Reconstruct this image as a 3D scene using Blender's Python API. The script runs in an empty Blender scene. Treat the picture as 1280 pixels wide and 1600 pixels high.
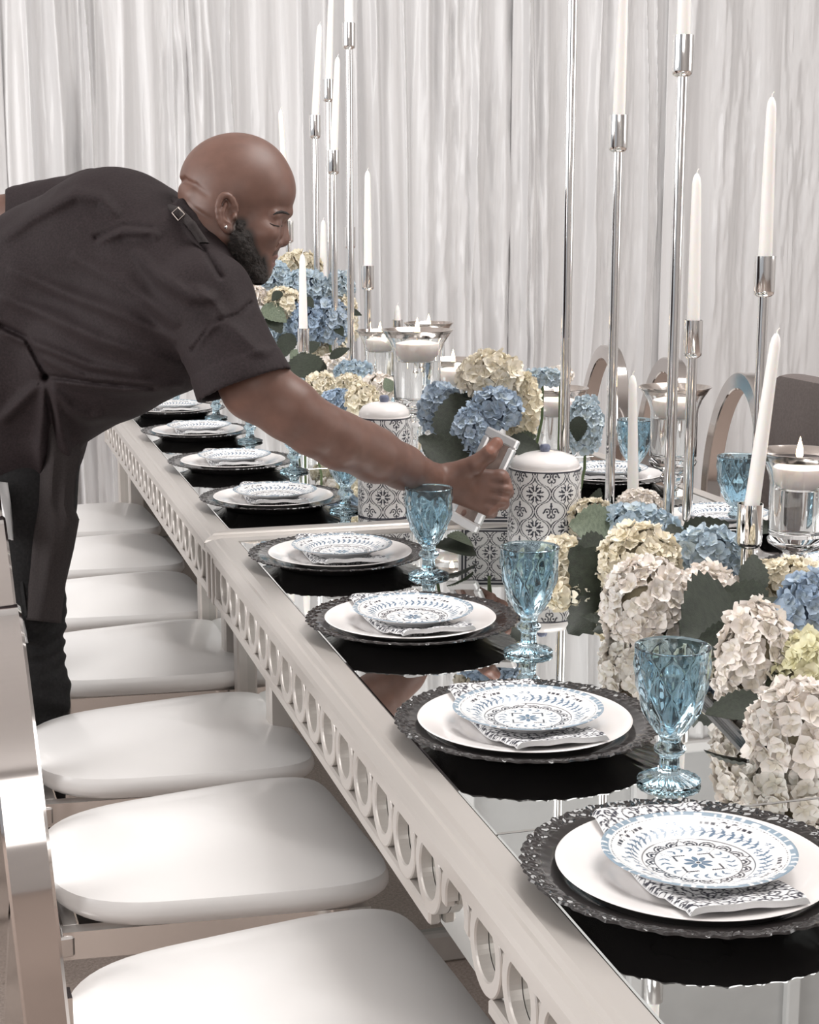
import bpy, math, random
import numpy as np
from mathutils import Vector, Matrix
SC = bpy.context.scene
COL = SC.collection
PI = math.pi
rnd = random.Random(7)

# ------------------------------------------------------------------ camera
FPX = 2460.0                      # focal length in pixels of the 1280x1600 frame
PITCH, YAW, CAMH = math.radians(10.7), math.radians(15.9), 1.40
FWD = np.array([math.sin(YAW)*math.cos(PITCH), math.cos(YAW)*math.cos(PITCH), -math.sin(PITCH)])
RGT = np.array([math.cos(YAW), -math.sin(YAW), 0.0])
UPV = np.cross(RGT, FWD)
CPOS = np.array([0.0, 0.0, CAMH])
cam = bpy.data.cameras.new('camera')
cam.sensor_fit = 'VERTICAL'; cam.sensor_height = 36.0; cam.lens = FPX/1600*36.0
cam.clip_start = 0.05; cam.clip_end = 100
co = bpy.data.objects.new('camera', cam); COL.objects.link(co)
co.location = CPOS; co.rotation_euler = (PI/2 - PITCH, 0, -YAW)
SC.camera = co

# ------------------------------------------------------------------ world, lamps, exposure
w = bpy.data.worlds.new('daylight'); SC.world = w; w.use_nodes = True
w.node_tree.nodes['Background'].inputs[0].default_value = (0.92, 0.95, 1.0, 1)
w.node_tree.nodes['Background'].inputs[1].default_value = 0.28
def area(name, loc, target, sx, sy, power, col=(1, 1, 1)):
    l = bpy.data.lights.new(name, 'AREA'); l.shape = 'RECTANGLE'; l.size = sx; l.size_y = sy
    l.energy = power; l.color = col
    o = bpy.data.objects.new(name, l); COL.objects.link(o); o.location = loc
    o.rotation_euler = (Vector(target)-Vector(loc)).to_track_quat('-Z', 'Y').to_euler()
    return o
area('window_light_left', (-5.2, 2.6, 2.7), (1.0, 4.6, 1.0), 5.0, 3.0, 190, (1.0, 0.985, 0.97))
area('fill_light_rear', (-1.0, -4.2, 3.0), (1.0, 3.5, 0.8), 4.0, 2.6, 60, (1.0, 0.97, 0.94))  # unseen fill lamp added behind the camera; no window there
area('added_light_overhead', (2.4, 2.6, 4.4), (1.6, 2.8, 0), 2.2, 2.2, 95, (1.0, 0.98, 0.96))  # unseen overhead lamp added to light the man's forehead and arms
area('added_light_right', (6.6, 1.2, 2.4), (0.8, 2.9, 1.1), 3.4, 2.6, 55, (1.0, 0.985, 0.97))  # unseen lamp added to light his face; the right wall has no window
vs = SC.view_settings
vs.view_transform = 'Standard'; vs.look = 'None'; vs.gamma = 1.0; vs.use_curve_mapping = False
vs.exposure = 0.64
SC.cycles.max_bounces = 14; SC.cycles.transmission_bounces = 12; SC.cycles.glossy_bounces = 6
SC.cycles.transparent_max_bounces = 12; SC.cycles.diffuse_bounces = 4
SC.cycles.sample_clamp_indirect = 6.0
SC.cycles.use_denoising = True

# ------------------------------------------------------------------ layout helpers (photo pixel -> place in the room)
def ray(px, py): return FWD + RGT*(px-640)/FPX - UPV*(py-800)/FPX
def at(px, py, z=0.76):
    d = ray(px, py); return CPOS + d*((z-CAMH)/d[2])
def dp(px, py, D): return CPOS + ray(px, py)*D

# ------------------------------------------------------------------ materials
MATS = {}
def mat(name, col=(.8, .8, .8), rough=.5, metal=0.0, trans=0.0, ior=1.45, emit=None, estr=0.0, bump=0.0, bscale=40.0,
        var=0.0, vscale=8.0, sss=0.0, coat=0.0, sheen=0.0, vcol=False, stretch=(1, 1, 1), bdist=0.002):
    m = bpy.data.materials.new(name); m.use_nodes = True
    nt = m.node_tree; b = nt.nodes['Principled BSDF']
    b.inputs['Base Color'].default_value = (*col, 1); b.inputs['Roughness'].default_value = rough
    b.inputs['Metallic'].default_value = metal; b.inputs['Transmission Weight'].default_value = trans
    b.inputs['IOR'].default_value = ior; b.inputs['Coat Weight'].default_value = coat
    b.inputs['Sheen Weight'].default_value = sheen
    if sss: 
        b.inputs['Subsurface Weight'].default_value = sss
        b.inputs['Subsurface Radius'].default_value = (.012, .006, .003); b.inputs['Subsurface Scale'].default_value = 1.0
    if emit:
        b.inputs['Emission Color'].default_value = (*emit, 1); b.inputs['Emission Strength'].default_value = estr
    tc = nt.nodes.new('ShaderNodeTexCoord'); mp = nt.nodes.new('ShaderNodeMapping'); mp.inputs['Scale'].default_value = stretch
    nt.links.new(tc.outputs['Object'], mp.inputs['Vector'])
    if vcol:
        a = nt.nodes.new('ShaderNodeAttribute'); a.attribute_name = 'print'; nt.links.new(a.outputs['Color'], b.inputs['Base Color'])
    if var:
        n = nt.nodes.new('ShaderNodeTexNoise'); n.inputs['Scale'].default_value = vscale; n.inputs['Detail'].default_value = 5
        nt.links.new(mp.outputs['Vector'], n.inputs['Vector'])
        h = nt.nodes.new('ShaderNodeHueSaturation')
        r = nt.nodes.new('ShaderNodeMapRange'); r.inputs['To Min'].default_value = 1-var; r.inputs['To Max'].default_value = 1+var
        r.inputs['From Min'].default_value = .3; r.inputs['From Max'].default_value = .7
        nt.links.new(n.outputs['Fac'], r.inputs['Value']); nt.links.new(r.outputs['Result'], h.inputs['Value'])
        if vcol: nt.links.new(a.outputs['Color'], h.inputs['Color'])
        else: h.inputs['Color'].default_value = (*col, 1)
        nt.links.new(h.outputs['Color'], b.inputs['Base Color'])
    if bump:
        n2 = nt.nodes.new('ShaderNodeTexNoise'); n2.inputs['Scale'].default_value = bscale; n2.inputs['Detail'].default_value = 4
        nt.links.new(mp.outputs['Vector'], n2.inputs['Vector'])
        bp = nt.nodes.new('ShaderNodeBump'); bp.inputs['Strength'].default_value = bump; bp.inputs['Distance'].default_value = bdist
        nt.links.new(n2.outputs['Fac'], bp.inputs['Height']); nt.links.new(bp.outputs['Normal'], b.inputs['Normal'])
    MATS[name] = m
    return m

# ------------------------------------------------------------------ mesh helpers
def mk_mesh(name, V, F, m=None, smooth=True, cols=None):
    me = bpy.data.meshes.new(name)
    V = np.asarray(V, dtype=np.float32).reshape(-1, 3)
    if isinstance(F, np.ndarray) and F.ndim == 2:
        k = F.shape[1]; n = len(F)
        me.vertices.add(len(V)); me.vertices.foreach_set('co', V.ravel())
        me.loops.add(n*k); me.loops.foreach_set('vertex_index', F.astype(np.int32).ravel())
        me.polygons.add(n); me.polygons.foreach_set('loop_start', np.arange(0, n*k, k, dtype=np.int32))
        me.update(calc_edges=True); me.validate()
    else:
        me.from_pydata(V.tolist(), [], [tuple(int(i) for i in f) for f in F]); me.validate()
    if smooth: me.polygons.foreach_set('use_smooth', np.ones(len(me.polygons), dtype=bool))
    if smooth and len(me.polygons) < 60000: me.set_sharp_from_angle(angle=math.radians(42))
    if cols is not None:
        c = np.ones((len(V), 4), dtype=np.float32); c[:, :3] = cols
        ca = me.color_attributes.new('print', 'FLOAT_COLOR', 'POINT'); ca.data.foreach_set('color', c.ravel())
    if m is not None: me.materials.append(m)
    return me
def obj(name, me, parent=None, loc=(0, 0, 0), rot=(0, 0, 0), scale=None):
    o = bpy.data.objects.new(name, me); COL.objects.link(o)
    if parent is not None: o.parent = parent
    o.location = loc; o.rotation_euler = rot
    if scale is not None: o.scale = scale if hasattr(scale, '__len__') else (scale,)*3
    return o
def tag(o, label=None, cat=None, group=None, kind=None):
    if label: o['label'] = label
    if cat: o['category'] = cat
    if group: o['group'] = group
    if kind: o['kind'] = kind
    return o
def empty(name, loc=(0, 0, 0), rz=0.0):
    o = bpy.data.objects.new(name, None); COL.objects.link(o); o.location = loc; o.rotation_euler = (0, 0, rz)
    o.empty_display_size = .05
    return o
def copy_tree(o, parent=None):
    c = o.copy(); COL.objects.link(c)
    if parent is not None: c.parent = parent
    for ch in o.children: copy_tree(ch, c)
    return c
class MB:
    """collects shapes; build() links them as one mesh object"""
    def __init__(s): s.V = []; s.F = []; s.n = 0
    def add(s, V, F):
        V = np.asarray(V, float).reshape(-1, 3)
        for f in F: s.F.append(tuple(int(i)+s.n for i in f))
        s.V.append(V); s.n += len(V); return s
    def box(s, x0, x1, y0, y1, z0, z1, b=0.0):
        if b <= 0:
            V = [(x, y, z) for z in (z0, z1) for y in (y0, y1) for x in (x0, x1)]
            return s.add(V, [(0, 2, 3, 1), (4, 5, 7, 6), (0, 1, 5, 4), (2, 6, 7, 3), (0, 4, 6, 2), (1, 3, 7, 5)])
        c = np.array([(x0+x1)/2, (y0+y1)/2, (z0+z1)/2]); h = np.array([(x1-x0)/2, (y1-y0)/2, (z1-z0)/2]); b = min(b, *(h*.9))
        # chamfered box: 24 vertices
        V = []; idx = {}
        for sx in (-1, 1):
            for sy in (-1, 1):
                for sz in (-1, 1):
                    sg = np.array([sx, sy, sz])
                    for a in range(3):
                        v = sg*(h-b); v[a] = sg[a]*h[a]; idx[(sx, sy, sz, a)] = len(V); V.append(c+v)
        F = []
        S = (-1, 1)
        for a in range(3):
            p, q = [(1, 2), (2, 0), (0, 1)][a]
            for s0 in S:
                f = []
                for (u, v) in ((-1, -1), (1, -1), (1, 1), (-1, 1)):
                    k = [0, 0, 0]; k[a] = s0; k[p] = u; k[q] = v; f.append(idx[(*k, a)])
                F.append(tuple(f) if s0 > 0 else tuple(f[::-1]))
        for a in range(3):
            p, q = [(1, 2), (2, 0), (0, 1)][a]
            for u in S:
                for v in S:
                    k0 = [0, 0, 0]; k0[p] = u; k0[q] = v; k1 = list(k0); k0[a] = -1; k1[a] = 1
                    f = (idx[(*k0, p)], idx[(*k1, p)], idx[(*k1, q)], idx[(*k0, q)])
                    F.append(f if u*v < 0 else f[::-1])
        for sx in S:
            for sy in S:
                for sz in S:
                    f = tuple(idx[(sx, sy, sz, a)] for a in range(3)); F.append(f if sx*sy*sz > 0 else f[::-1])
        return s.add(V, F)
    def lathe(s, prof, n=32, c=(0, 0, 0), caps=True):
        V = []; F = []
        for r, z in prof:
            for i in range(n):
                a = 2*PI*i/n; V.append((c[0]+r*math.cos(a), c[1]+r*math.sin(a), c[2]+z))
        m = len(prof)
        for j in range(m-1):
            for i in range(n):
                k = (i+1) % n; F.append((j*n+i, j*n+k, (j+1)*n+k, (j+1)*n+i))
        if caps:
            F.append(tuple(range(n))[::-1]); F.append(tuple((m-1)*n+i for i in range(n)))
        return s.add(V, F)
    def tube(s, pts, rad, n=10, caps=True):
        P = [np.asarray(p, float) for p in pts]; R = rad if hasattr(rad, '__len__') else [rad]*len(P)
        V = []; F = []; up = None
        for j, p in enumerate(P):
            t = P[min(j+1, len(P)-1)]-P[max(j-1, 0)]; t = t/(np.linalg.norm(t)+1e-9)
            if up is None:
                up = np.array([0, 0, 1.]) if abs(t[2]) < .9 else np.array([1., 0, 0])
            a = np.cross(t, up); a /= np.linalg.norm(a)+1e-9; b = np.cross(a, t); up = b
            for i in range(n):
                g = 2*PI*i/n; V.append(p+R[j]*(a*math.cos(g)+b*math.sin(g)))
        for j in range(len(P)-1):
            for i in range(n):
                k = (i+1) % n; F.append((j*n+i, j*n+k, (j+1)*n+k, (j+1)*n+i))
        if caps:
            F.append(tuple(range(n))[::-1]); F.append(tuple((len(P)-1)*n+i for i in range(n)))
        return s.add(V, F)
    def mesh(s, name, m, smooth=True):
        return mk_mesh(name, np.concatenate(s.V), s.F, m, smooth)
    def build(s, name, m, parent=None, smooth=True, **k):
        return obj(name, s.mesh(name, m, smooth), parent, **k)
def grid_faces(nu, nv, wrap=False):
    i = np.arange(nu if wrap else nu-1); j = np.arange(nv-1)
    I, J = np.meshgrid(i, j, indexing='ij'); I2 = (I+1) % nu
    return np.stack([I*nv+J, I2*nv+J, I2*nv+J+1, I*nv+J+1], -1).reshape(-1, 4)
def vnoise(P, seed=0):
    """cheap smooth value noise on an (N,3) array, range about -1..1"""
    P = np.asarray(P, float); i = np.floor(P).astype(np.int64); f = P-i; f = f*f*(3-2*f)
    def h(a, b, c):
        n = (a*374761393 + b*668265263 + c*2147483647 + seed*974711) & 0x7fffffff
        n = ((n ^ (n >> 13))*1274126177) & 0x7fffffff
        return ((n ^ (n >> 16)) & 0xffff)/32767.5-1
    r = 0
    for dx in (0, 1):
        for dy in (0, 1):
            for dz in (0, 1):
                wgt = (f[:, 0] if dx else 1-f[:, 0])*(f[:, 1] if dy else 1-f[:, 1])*(f[:, 2] if dz else 1-f[:, 2])
                r = r+wgt*h(i[:, 0]+dx, i[:, 1]+dy, i[:, 2]+dz)
    return r
# ------------------------------------------------------------------ materials of the room and the table
mat('satin', (.70, .695, .70), .27, sheen=.15, bump=.35, bscale=30, stretch=(1, 1, .12), bdist=.01)
mat('carpet', (.35, .285, .25), .9, var=.25, vscale=180, bump=.4, bscale=400)
mat('wall_paint', (.62, .62, .62), .7, var=.03)
mat('wall_grey', (.64, .63, .625), .7, var=.05)
mat('white_paint', (.85, .85, .85), .5, var=.02)
mat('silver_wood', (.56, .525, .495), .32, metal=.35, var=.05, vscale=3, stretch=(6, .4, 6))
mat('mirror', (.80, .82, .81), .012, metal=1.0, var=.01, vscale=2)
mat('chrome', (.90, .89, .88), .07, metal=1.0, var=.02, vscale=4)
mat('chair_chrome', (.66, .62, .60), .08, metal=1.0, var=.02, vscale=4)  # darker brownish tint puts the floor's reflection into the hoop colour
mat('vinyl', (.84, .825, .815), .33, var=.02, vscale=5, coat=.25, bump=.05, bscale=6, bdist=.01)
mat('dark_gap', (.03, .028, .027), .8, var=.1)

# ------------------------------------------------------------------ room
def struct(name, mb, m, smooth=False):
    return tag(mb.build(name, MATS[m], None, smooth), kind='structure')
struct('floor', MB().box(-6, 8, -5, 9, -.06, 0), 'carpet')
struct('wall_back', MB().box(-6, 8, 7.2, 7.32, 0, 4.6), 'wall_paint')
struct('wall_right', MB().box(7.0, 7.12, -5, 7.2, 0, 4.6), 'wall_grey')
struct('wall_rear', MB().box(-6, 7.0, -5.0, -4.9, 0, 4.6), 'wall_grey')
struct('ceiling', MB().box(-6, 8, -5, 7.32, 4.6, 4.7), 'white_paint')
for i in range(9):
    struct('trim_%d' % (i+1), MB().box(-1.5+i*.95, -1.42+i*.95, 7.14, 7.2, 0, 4.6, .01), 'white_paint')
# gathered satin panels hanging in front of the back wall
def drape(x0, x1, seed, label):
    rg = np.random.RandomState(seed)
    nx, nz = 260, 90
    x = np.linspace(x0, x1, nx); z = np.linspace(.01, 2.66, nz)
    X, Z = np.meshgrid(x, z, indexing='ij'); t = (X-x0)/(x1-x0)
    Y = np.zeros_like(X); s = Z/2.66
    for k in range(14):
        c = rg.uniform(0, 1); dr = rg.uniform(-.09, .09); wd = rg.uniform(.008, .035); a = rg.uniform(.015, .05)
        wob = .012*np.sin(Z*rg.uniform(2, 5)+rg.uniform(0, 6))
        Y -= a*np.exp(-((t-c-dr*(s-.6)-wob)/wd)**2)*(0.45+.55*np.clip(np.sin(Z*rg.uniform(.5, 1.2)+rg.uniform(0, 6))+.6, 0, 1))
    msk = np.clip(vnoise(np.stack([X.ravel()*9, Z.ravel()*.7, 0*X.ravel()+seed], 1), seed+9).reshape(X.shape)*1.8+.15, 0, 1)
    Y += .006*vnoise(np.stack([X.ravel()*22, Z.ravel()*1.2, 0*X.ravel()+seed], 1), seed).reshape(X.shape)
    Y += msk*.010*vnoise(np.stack([X.ravel()*52, Z.ravel()*5, 0*X.ravel()+seed], 1), seed+3).reshape(X.shape)
    Y += msk*.003*vnoise(np.stack([X.ravel()*110, Z.ravel()*24, 0*X.ravel()+seed], 1), seed+4).reshape(X.shape)
    Y += .012*np.sin(t*2*PI*6+seed+1.2*s)
    V = np.stack([X, 6.78+Y, Z], -1).reshape(-1, 3)
    o = obj('drape', mk_mesh('drape', V, grid_faces(nx, nz), MATS['satin']))
    sol = o.modifiers.new('cloth', 'SOLIDIFY'); sol.thickness = .004
    return tag(o, label, 'drape', 'white satin drapes')
drape(-1.4, .22, 11, 'white satin drape at the far left, mostly behind the leaning man')
drape(.20, .98, 12, 'white satin drape behind the bald man\'s head')
drape(.96, 1.72, 13, 'white satin drape behind the distant tall silver candlesticks')
drape(1.70, 2.42, 14, 'white satin drape panel behind the glass candle vases at mid table')
drape(2.40, 3.16, 15, 'greyer satin drape behind the near group of candlesticks')
drape(3.14, 4.7, 16, 'grey satin drape at the right edge behind the cloth-covered chair')
struct('trim_10', MB().box(-1.6, 5.0, 6.72, 6.84, 2.66, 2.72, .01), 'white_paint')

# ------------------------------------------------------------------ mirrored tables
XO, XI, XR = .455, .513, 1.69
def sweep_frame(prof, x0, x1, y0, y1):
    """profile (inset, z) swept round a rectangle with mitred corners"""
    mb = MB(); V = []
    for ins, z in prof:
        V += [(x0+ins, y0+ins, z), (x1-ins, y0+ins, z), (x1-ins, y1-ins, z), (x0+ins, y1-ins, z)]
    F = []
    for j in range(len(prof)-1):
        for i in range(4):
            k = (i+1) % 4; F.append((j*4+i, j*4+k, (j+1)*4+k, (j+1)*4+i))
    return mb.add(V, F)
PITCHR = .0985
def ring_mesh():
    n = 40; prof = [(.0315, 0), (.0315, .0125), (.0330, .0145), (.0465, .0145), (.0478, .0130), (.0478, 0)]
    V = []; F = []; m = len(prof)
    for i in range(n):
        a = 2*PI*i/n
        for r, h in prof: V.append((-h, r*math.cos(a), r*math.sin(a)))
    for i in range(n):
        k = (i+1) % n
        for j in range(m): F.append((i*m+j, k*m+j, k*m+(j+1) % m, i*m+(j+1) % m))
    return mk_mesh('apron_ring', V, F, MATS['silver_wood'], False)
def arc_mesh():
    n = 24; prof = [(.0315, 0), (.0315, .0125), (.0330, .0145), (.0465, .0145), (.0478, .0130), (.0478, 0)]
    V = []; F = []; m = len(prof)
    for i in range(n+1):
        a = PI/2*1.15*(2*i/n-1)
        for r, h in prof: V.append((-h, r*math.sin(a), r*math.cos(a)))
    for i in range(n):
        for j in range(m): F.append((i*m+j, (i+1)*m+j, (i+1)*m+(j+1) % m, i*m+(j+1) % m))
    F += [tuple(range(m)), tuple(n*m+j for j in range(m))[::-1]]
    return mk_mesh('apron_ring', V, F, MATS['silver_wood'], False)
RING = ring_mesh(); ARC = arc_mesh()
LINK = MB().box(-.012, 0, -.010, .010, -.018, .018, .002).mesh('apron_link', MATS['silver_wood'], False)
def table(y0, y1, seam, label, broken=None):
    t = empty('mirrored_table', ((XO+XR)/2, (y0+y1)/2, 0))
    tag(t, label, 'table', 'long mirrored banquet tables')
    ox, oy = -t.location.x, -t.location.y
    def put(mb, name, m, smooth=False, kids=None): return mb.build(name, MATS[m], t, smooth, loc=(ox, oy, 0))
    prof = [(.058, .745), (.058, .761), (.030, .7625), (.024, .7605), (.019, .757), (.014, .757), (.004, .751), (0, .747), (0, .737), (.004, .734), (.010, .732), (.010, .715), (.022, .715)]
    put(sweep_frame(prof[::-1], XO, XR, y0, y1), 'top_frame', 'silver_wood')
    for a, b in ((y0+.058, seam-.0015), (seam+.0015, y1-.058)):
        put(MB().box(XI+.0035, XR-.0615, a, b, .745, .7595, .0015), 'mirror_panel', 'mirror')
    put(MB().box(XI, XR-.058, y0+.058, y1-.058, .735, .744), 'top_board', 'dark_gap')
    put(MB().box(XO+.026, XO+.031, y0+.03, y1-.03, .628, .735), 'apron_mirror', 'mirror')
    # rails of the pierced apron
    if broken:
        put(MB().box(XO+.010, XO+.025, y0+.012, broken-.112, .628, .646, .003), 'bottom_rail', 'silver_wood')
        put(MB().box(XO+.010, XO+.025, broken+.090, y1-.012, .628, .646, .003), 'bottom_rail', 'silver_wood')
    else: put(MB().box(XO+.010, XO+.025, y0+.012, y1-.012, .628, .646, .003), 'bottom_rail', 'silver_wood')
    for ye in (y0+.012, y1-.037): put(MB().box(XO+.008, XO+.026, ye, ye+.025, .626, .733, .003), 'apron_post', 'silver_wood')
    for ye in (y0+.045, y1-.065): put(MB().box(XO+.011, XO+.026, ye, ye+.020, .640, .73, .003), 'apron_post', 'silver_wood')
    for ye in (y0+.01, y1-.022): put(MB().box(XO+.03, XR-.03, ye, ye+.012, .628, .735, .003), 'end_apron', 'silver_wood')
    put(MB().box(XR-.03, XR-.018, y0+.01, y1-.01, .628, .735, .003), 'side_apron', 'silver_wood')
    n = int((y1-y0-.16)/PITCHR); ys = (y0+y1)/2-(n-1)/2*PITCHR
    if broken: ys += ((broken-ys) % PITCHR); ys -= PITCHR*round((ys-(y0+.12))/PITCHR)
    for i in range(n):
        y = ys+i*PITCHR
        if y > y1-.11: continue
        hit = broken and abs(y-broken) < .02
        obj('apron_ring', ARC if hit else RING, t, (XO+.0255+ox, y+oy, .6895))
        if y+PITCHR < y1-.11: obj('apron_link', LINK, t, (XO+.0255+ox, y+PITCHR/2+oy, .6895))
    for a, b in ((y0+.05, y0+.44), (y1-.44, y1-.05)):
        p = put(MB().box(XO+.065, XR-.065, a+.012, b-.012, .06, .60), 'pedestal', 'mirror')
        for (x, y) in ((XO+.045, a), (XO+.045, b-.045), (XR-.09, a), (XR-.09, b-.045)):
            MB().box(x, x+.045, y, y+.045, 0, .60, .004).build('pedestal_post', MATS['silver_wood'], p, False)
        MB().box(XO+.033, XR-.033, a-.012, b+.012, .600, .628, .006).build('pedestal_cap', MATS['silver_wood'], p, False)
        MB().box(XO+.040, XR-.040, a-.006, b+.006, 0, .06, .006).build('pedestal_base', MATS['silver_wood'], p, False)
    return t
table(.74, 3.105, 1.48, 'near mirror-topped table with a silver fretwork apron, one ring of it broken', 1.465)
table(3.115, 5.48, 3.90, 'far mirror-topped table in line behind the near one, apron running under the man\'s arm')

# ------------------------------------------------------------------ chairs: white pad, chrome frame, oval hoop back
def seat_mesh():
    n, m = 48, 14; V = []
    prof = [(.0, .0, .0)]
    for j in range(m):
        v = j/(m-1)                       # 0 bottom edge .. 1 crown centre
        for i in range(n):
            a = 2*PI*i/n; c, s = math.cos(a), math.sin(a)
            e = .46-.16*c
            x = math.copysign(abs(c)**e, c); y = math.copysign(abs(s)**e, s)
            if v < .25: rr = .93+.07*math.sin(v/.25*PI/2); z = .022*v/.25
            elif v < .45: u = (v-.25)/.2; rr = 1-.035*(1-math.cos(u*PI/2)); z = .022+.018*math.sin(u*PI/2)
            else: u = (v-.45)/.55; rr = .965*(1-u); z = .040+.031*(1-(1-u)**2.0)
            hw = .242-.064*(.5-.5*x)
            V.append((.236*x*rr+.010, hw*y*rr, z))
    F = grid_faces(n, m, True)
    # reorder: grid is built ring-major (m rings of n) -> use own indexing
    F = []
    for j in range(m-1):
        for i in range(n):
            k = (i+1) % n; F.append((j*n+i, j*n+k, (j+1)*n+k, (j+1)*n+i))
    F.append(tuple(range(n))[::-1])
    return mk_mesh('seat', V, F, MATS['vinyl'])
def hoop_mesh():
    n = 96; V = []; F = []
    for i in range(n):
        a = 2*PI*i/n; c, s = math.cos(a), math.sin(a)
        b = .003
        sec = [(-.022, 0, b), (-.022+b, 0, 0), (.022-b, 0, 0), (.022, 0, b), (.022, 0, 1), (.022-b, 0, 2), (-.022+b, 0, 2), (-.022, 0, 1)]
        ry, rz, w_ = .205, .292, .045
        offs = [b, 0, 0, b, w_-b, w_, w_, w_-b]
        for (x, _, _), d in zip(sec, offs): V.append((x, (ry-d)*c, (rz-d)*s))
    m = 8
    for i in range(n):
        k = (i+1) % n
        for j in range(m): F.append((i*m+j, i*m+(j+1) % m, k*m+(j+1) % m, k*m+j))
    return mk_mesh('back_hoop', V, F, MATS['chair_chrome'], True)
SEAT, HOOP = seat_mesh(), hoop_mesh()
def make_chair():
    t = empty('dining_chair')
    obj('seat', SEAT, t, (0, 0, .452))
    obj('back_hoop', HOOP, t, (-.257, 0, .700), (0, math.radians(-3.5), math.radians(-3.0)))
    f = MB()
    V = []
    for sg in (-1, 1):
        q = [(-.215, .150), (.205, .205), (.205, .182), (-.215, .127)]
        f.add([(x, sg*y, z) for z in (.405, .445) for x, y in q], [(0, 1, 2, 3), (7, 6, 5, 4), (0, 4, 5, 1), (1, 5, 6, 2), (2, 6, 7, 3), (3, 7, 4, 0)])
    f.box(.180, .205, -.18, .18, .405, .445, .003).box(-.215, -.190, -.13, .13, .405, .445, .003)
    f.build('seat_frame', MATS['chrome'], t, False)
    MB().box(-.10, .18, -.12, .12, .438, .453).build('seat_board', MATS['dark_gap'], t, False)
    for x, y in ((.178, -.205), (.178, .178)):
        MB().box(x, x+.027, y, y+.027, 0, .405, .003).build('leg', MATS['chrome'], t, False)
    for y in (-.155, .13):
        mb = MB(); V = []
        for z, x in ((0, -.285), (.43, -.245), (.62, -.245)):
            V += [(x-.0125, y, z), (x+.0125, y, z), (x+.0125, y+.025, z), (x-.0125, y+.025, z)]
        F = [(3, 2, 1, 0), (8, 9, 10, 11)]
        for j in range(2):
            for i in range(4): k = (i+1) % 4; F.append((j*4+i, j*4+k, j*4+4+k, j*4+4+i))
        mb.add(V, F).build('leg', MATS['chrome'], t, False)
    MB().box(-.25, -.2, -.155, .155, .41, .44, .003).build('back_rail', MATS['chrome'], t, False)
    return t
proto = make_chair(); used = False
def chair(x, y, rz, label, group):
    global used
    c = copy_tree(proto) if used else proto
    used = True
    c.location = (x, y, 0); c.rotation_euler = (0, 0, rz); tag(c, label, 'chair', group); return c
gl = 'white chairs along the near side of the table'
for y, lb in ((1.68, 'white padded chrome chair nearest the camera, its seat cut by the bottom edge'),
              (2.20, 'white padded chrome chair second from the camera, with scuffed seat edge'),
              (2.69, 'white padded chrome chair just in front of the man\'s leg'),
              (3.27, 'white padded chrome chair just beyond the man\'s leg'),
              (3.78, 'white padded chair second beyond the man\'s leg, beside the table joint'),
              (4.29, 'white padded chair third beyond the man\'s leg'),
              (4.80, 'white padded chair farthest along the row, under the man\'s apron')):
    chair(.30, y, math.radians(3.0), lb, gl)
gr = 'oval backed chairs across the table'
for y, lb in ((4.66, 'chrome oval-backed chair across the table, farthest, beside the tall left pole'),
              (4.20, 'chrome oval-backed chair across the table, behind the glass vase with unlit candle'),
              (3.74, 'chrome oval-backed chair across the table, left of the cloth-covered chair'),
              (3.31, 'oval-backed chair across the table with a grey-brown cloth over its hoop'),
              (2.80, 'chrome oval-backed chair across the table at the right edge')):
    chair(1.715, y, PI, lb, gr).scale = (1, .9, 1)

# grey-brown cloth thrown over one hoop
mat('grey_cloth', (.14, .118, .112), .85, var=.12, vscale=150, bump=.3, bscale=500)
cl = empty('draped_cloth', (1.972, 3.31, 1.0)); tag(cl, 'grey-brown cloth hanging over a chair back at the right edge', 'cloth')
ny, nv = 44, 60; V = []
for i in range(ny):
    s_ = -1+2*i/(ny-1); zt = .012-.16*max(0, abs(s_)-.62)**1.1
    for j in range(nv):
        v = -1+2*j/(nv-1); a = abs(v)
        drop = max(0, a-.12)/.88; dz = zt-.36*drop-(.05*(1-abs(s_))*drop)*(v > 0)
        x = math.copysign(min(.036, a/.12*.036), v)+math.copysign(drop, v)*(.010+.012*math.sin(s_*7+1.3*v)+.006*math.sin(s_*15))
        if a < .12: dz = zt-.004*(a/.12)**2
        V.append((x, .255*s_*(1-.10*drop+.03*math.sin(drop*6)), dz))
o = obj('cloth', mk_mesh('cloth', V, grid_faces(ny, nv), MATS['grey_cloth']), cl)
so = o.modifiers.new('thickness', 'SOLIDIFY'); so.thickness = .003
# ------------------------------------------------------------------ tableware
mat('black_gloss', (.021, .018, .018), .15, var=.1, coat=.3)
mat('china', (.90, .865, .85), .16, var=.01, coat=.3)
mat('printed_china', (.9, .9, .9), .2, vcol=True, var=.02, coat=.2)
mat('printed_linen', (.9, .9, .9), .8, vcol=True, var=.03, vscale=60, bump=.2, bscale=300)
mat('printed_tin', (.9, .88, .87), .3, vcol=True, var=.02)
mat('blue_glass', (.55, .72, .81), .01, trans=1.0, ior=1.46)
mat('clear_glass', (.975, .985, .985), .005, trans=1.0, ior=1.46)
mat('water', (.985, .99, .99), .0, trans=1.0, ior=1.33)
mat('silver_band', (.62, .56, .52), .16, metal=1.0)
mat('wax', (.93, .91, .885), .45, var=.015, sss=.35)
mat('wax_pink', (.93, .85, .81), .45, var=.015, sss=.35)
mat('flame', (1, .8, .5), .5, emit=(1.0, .66, .34), estr=9.0)
mat('wick', (.10, .08, .07), .8)
mat('navy_knob', (.17, .19, .27), .35, var=.25, vscale=120)
mat('lid_china', (.90, .86, .845), .18, coat=.3)
mat('silver_picture_frame', (.86, .85, .85), .38, metal=1.0)

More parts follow.
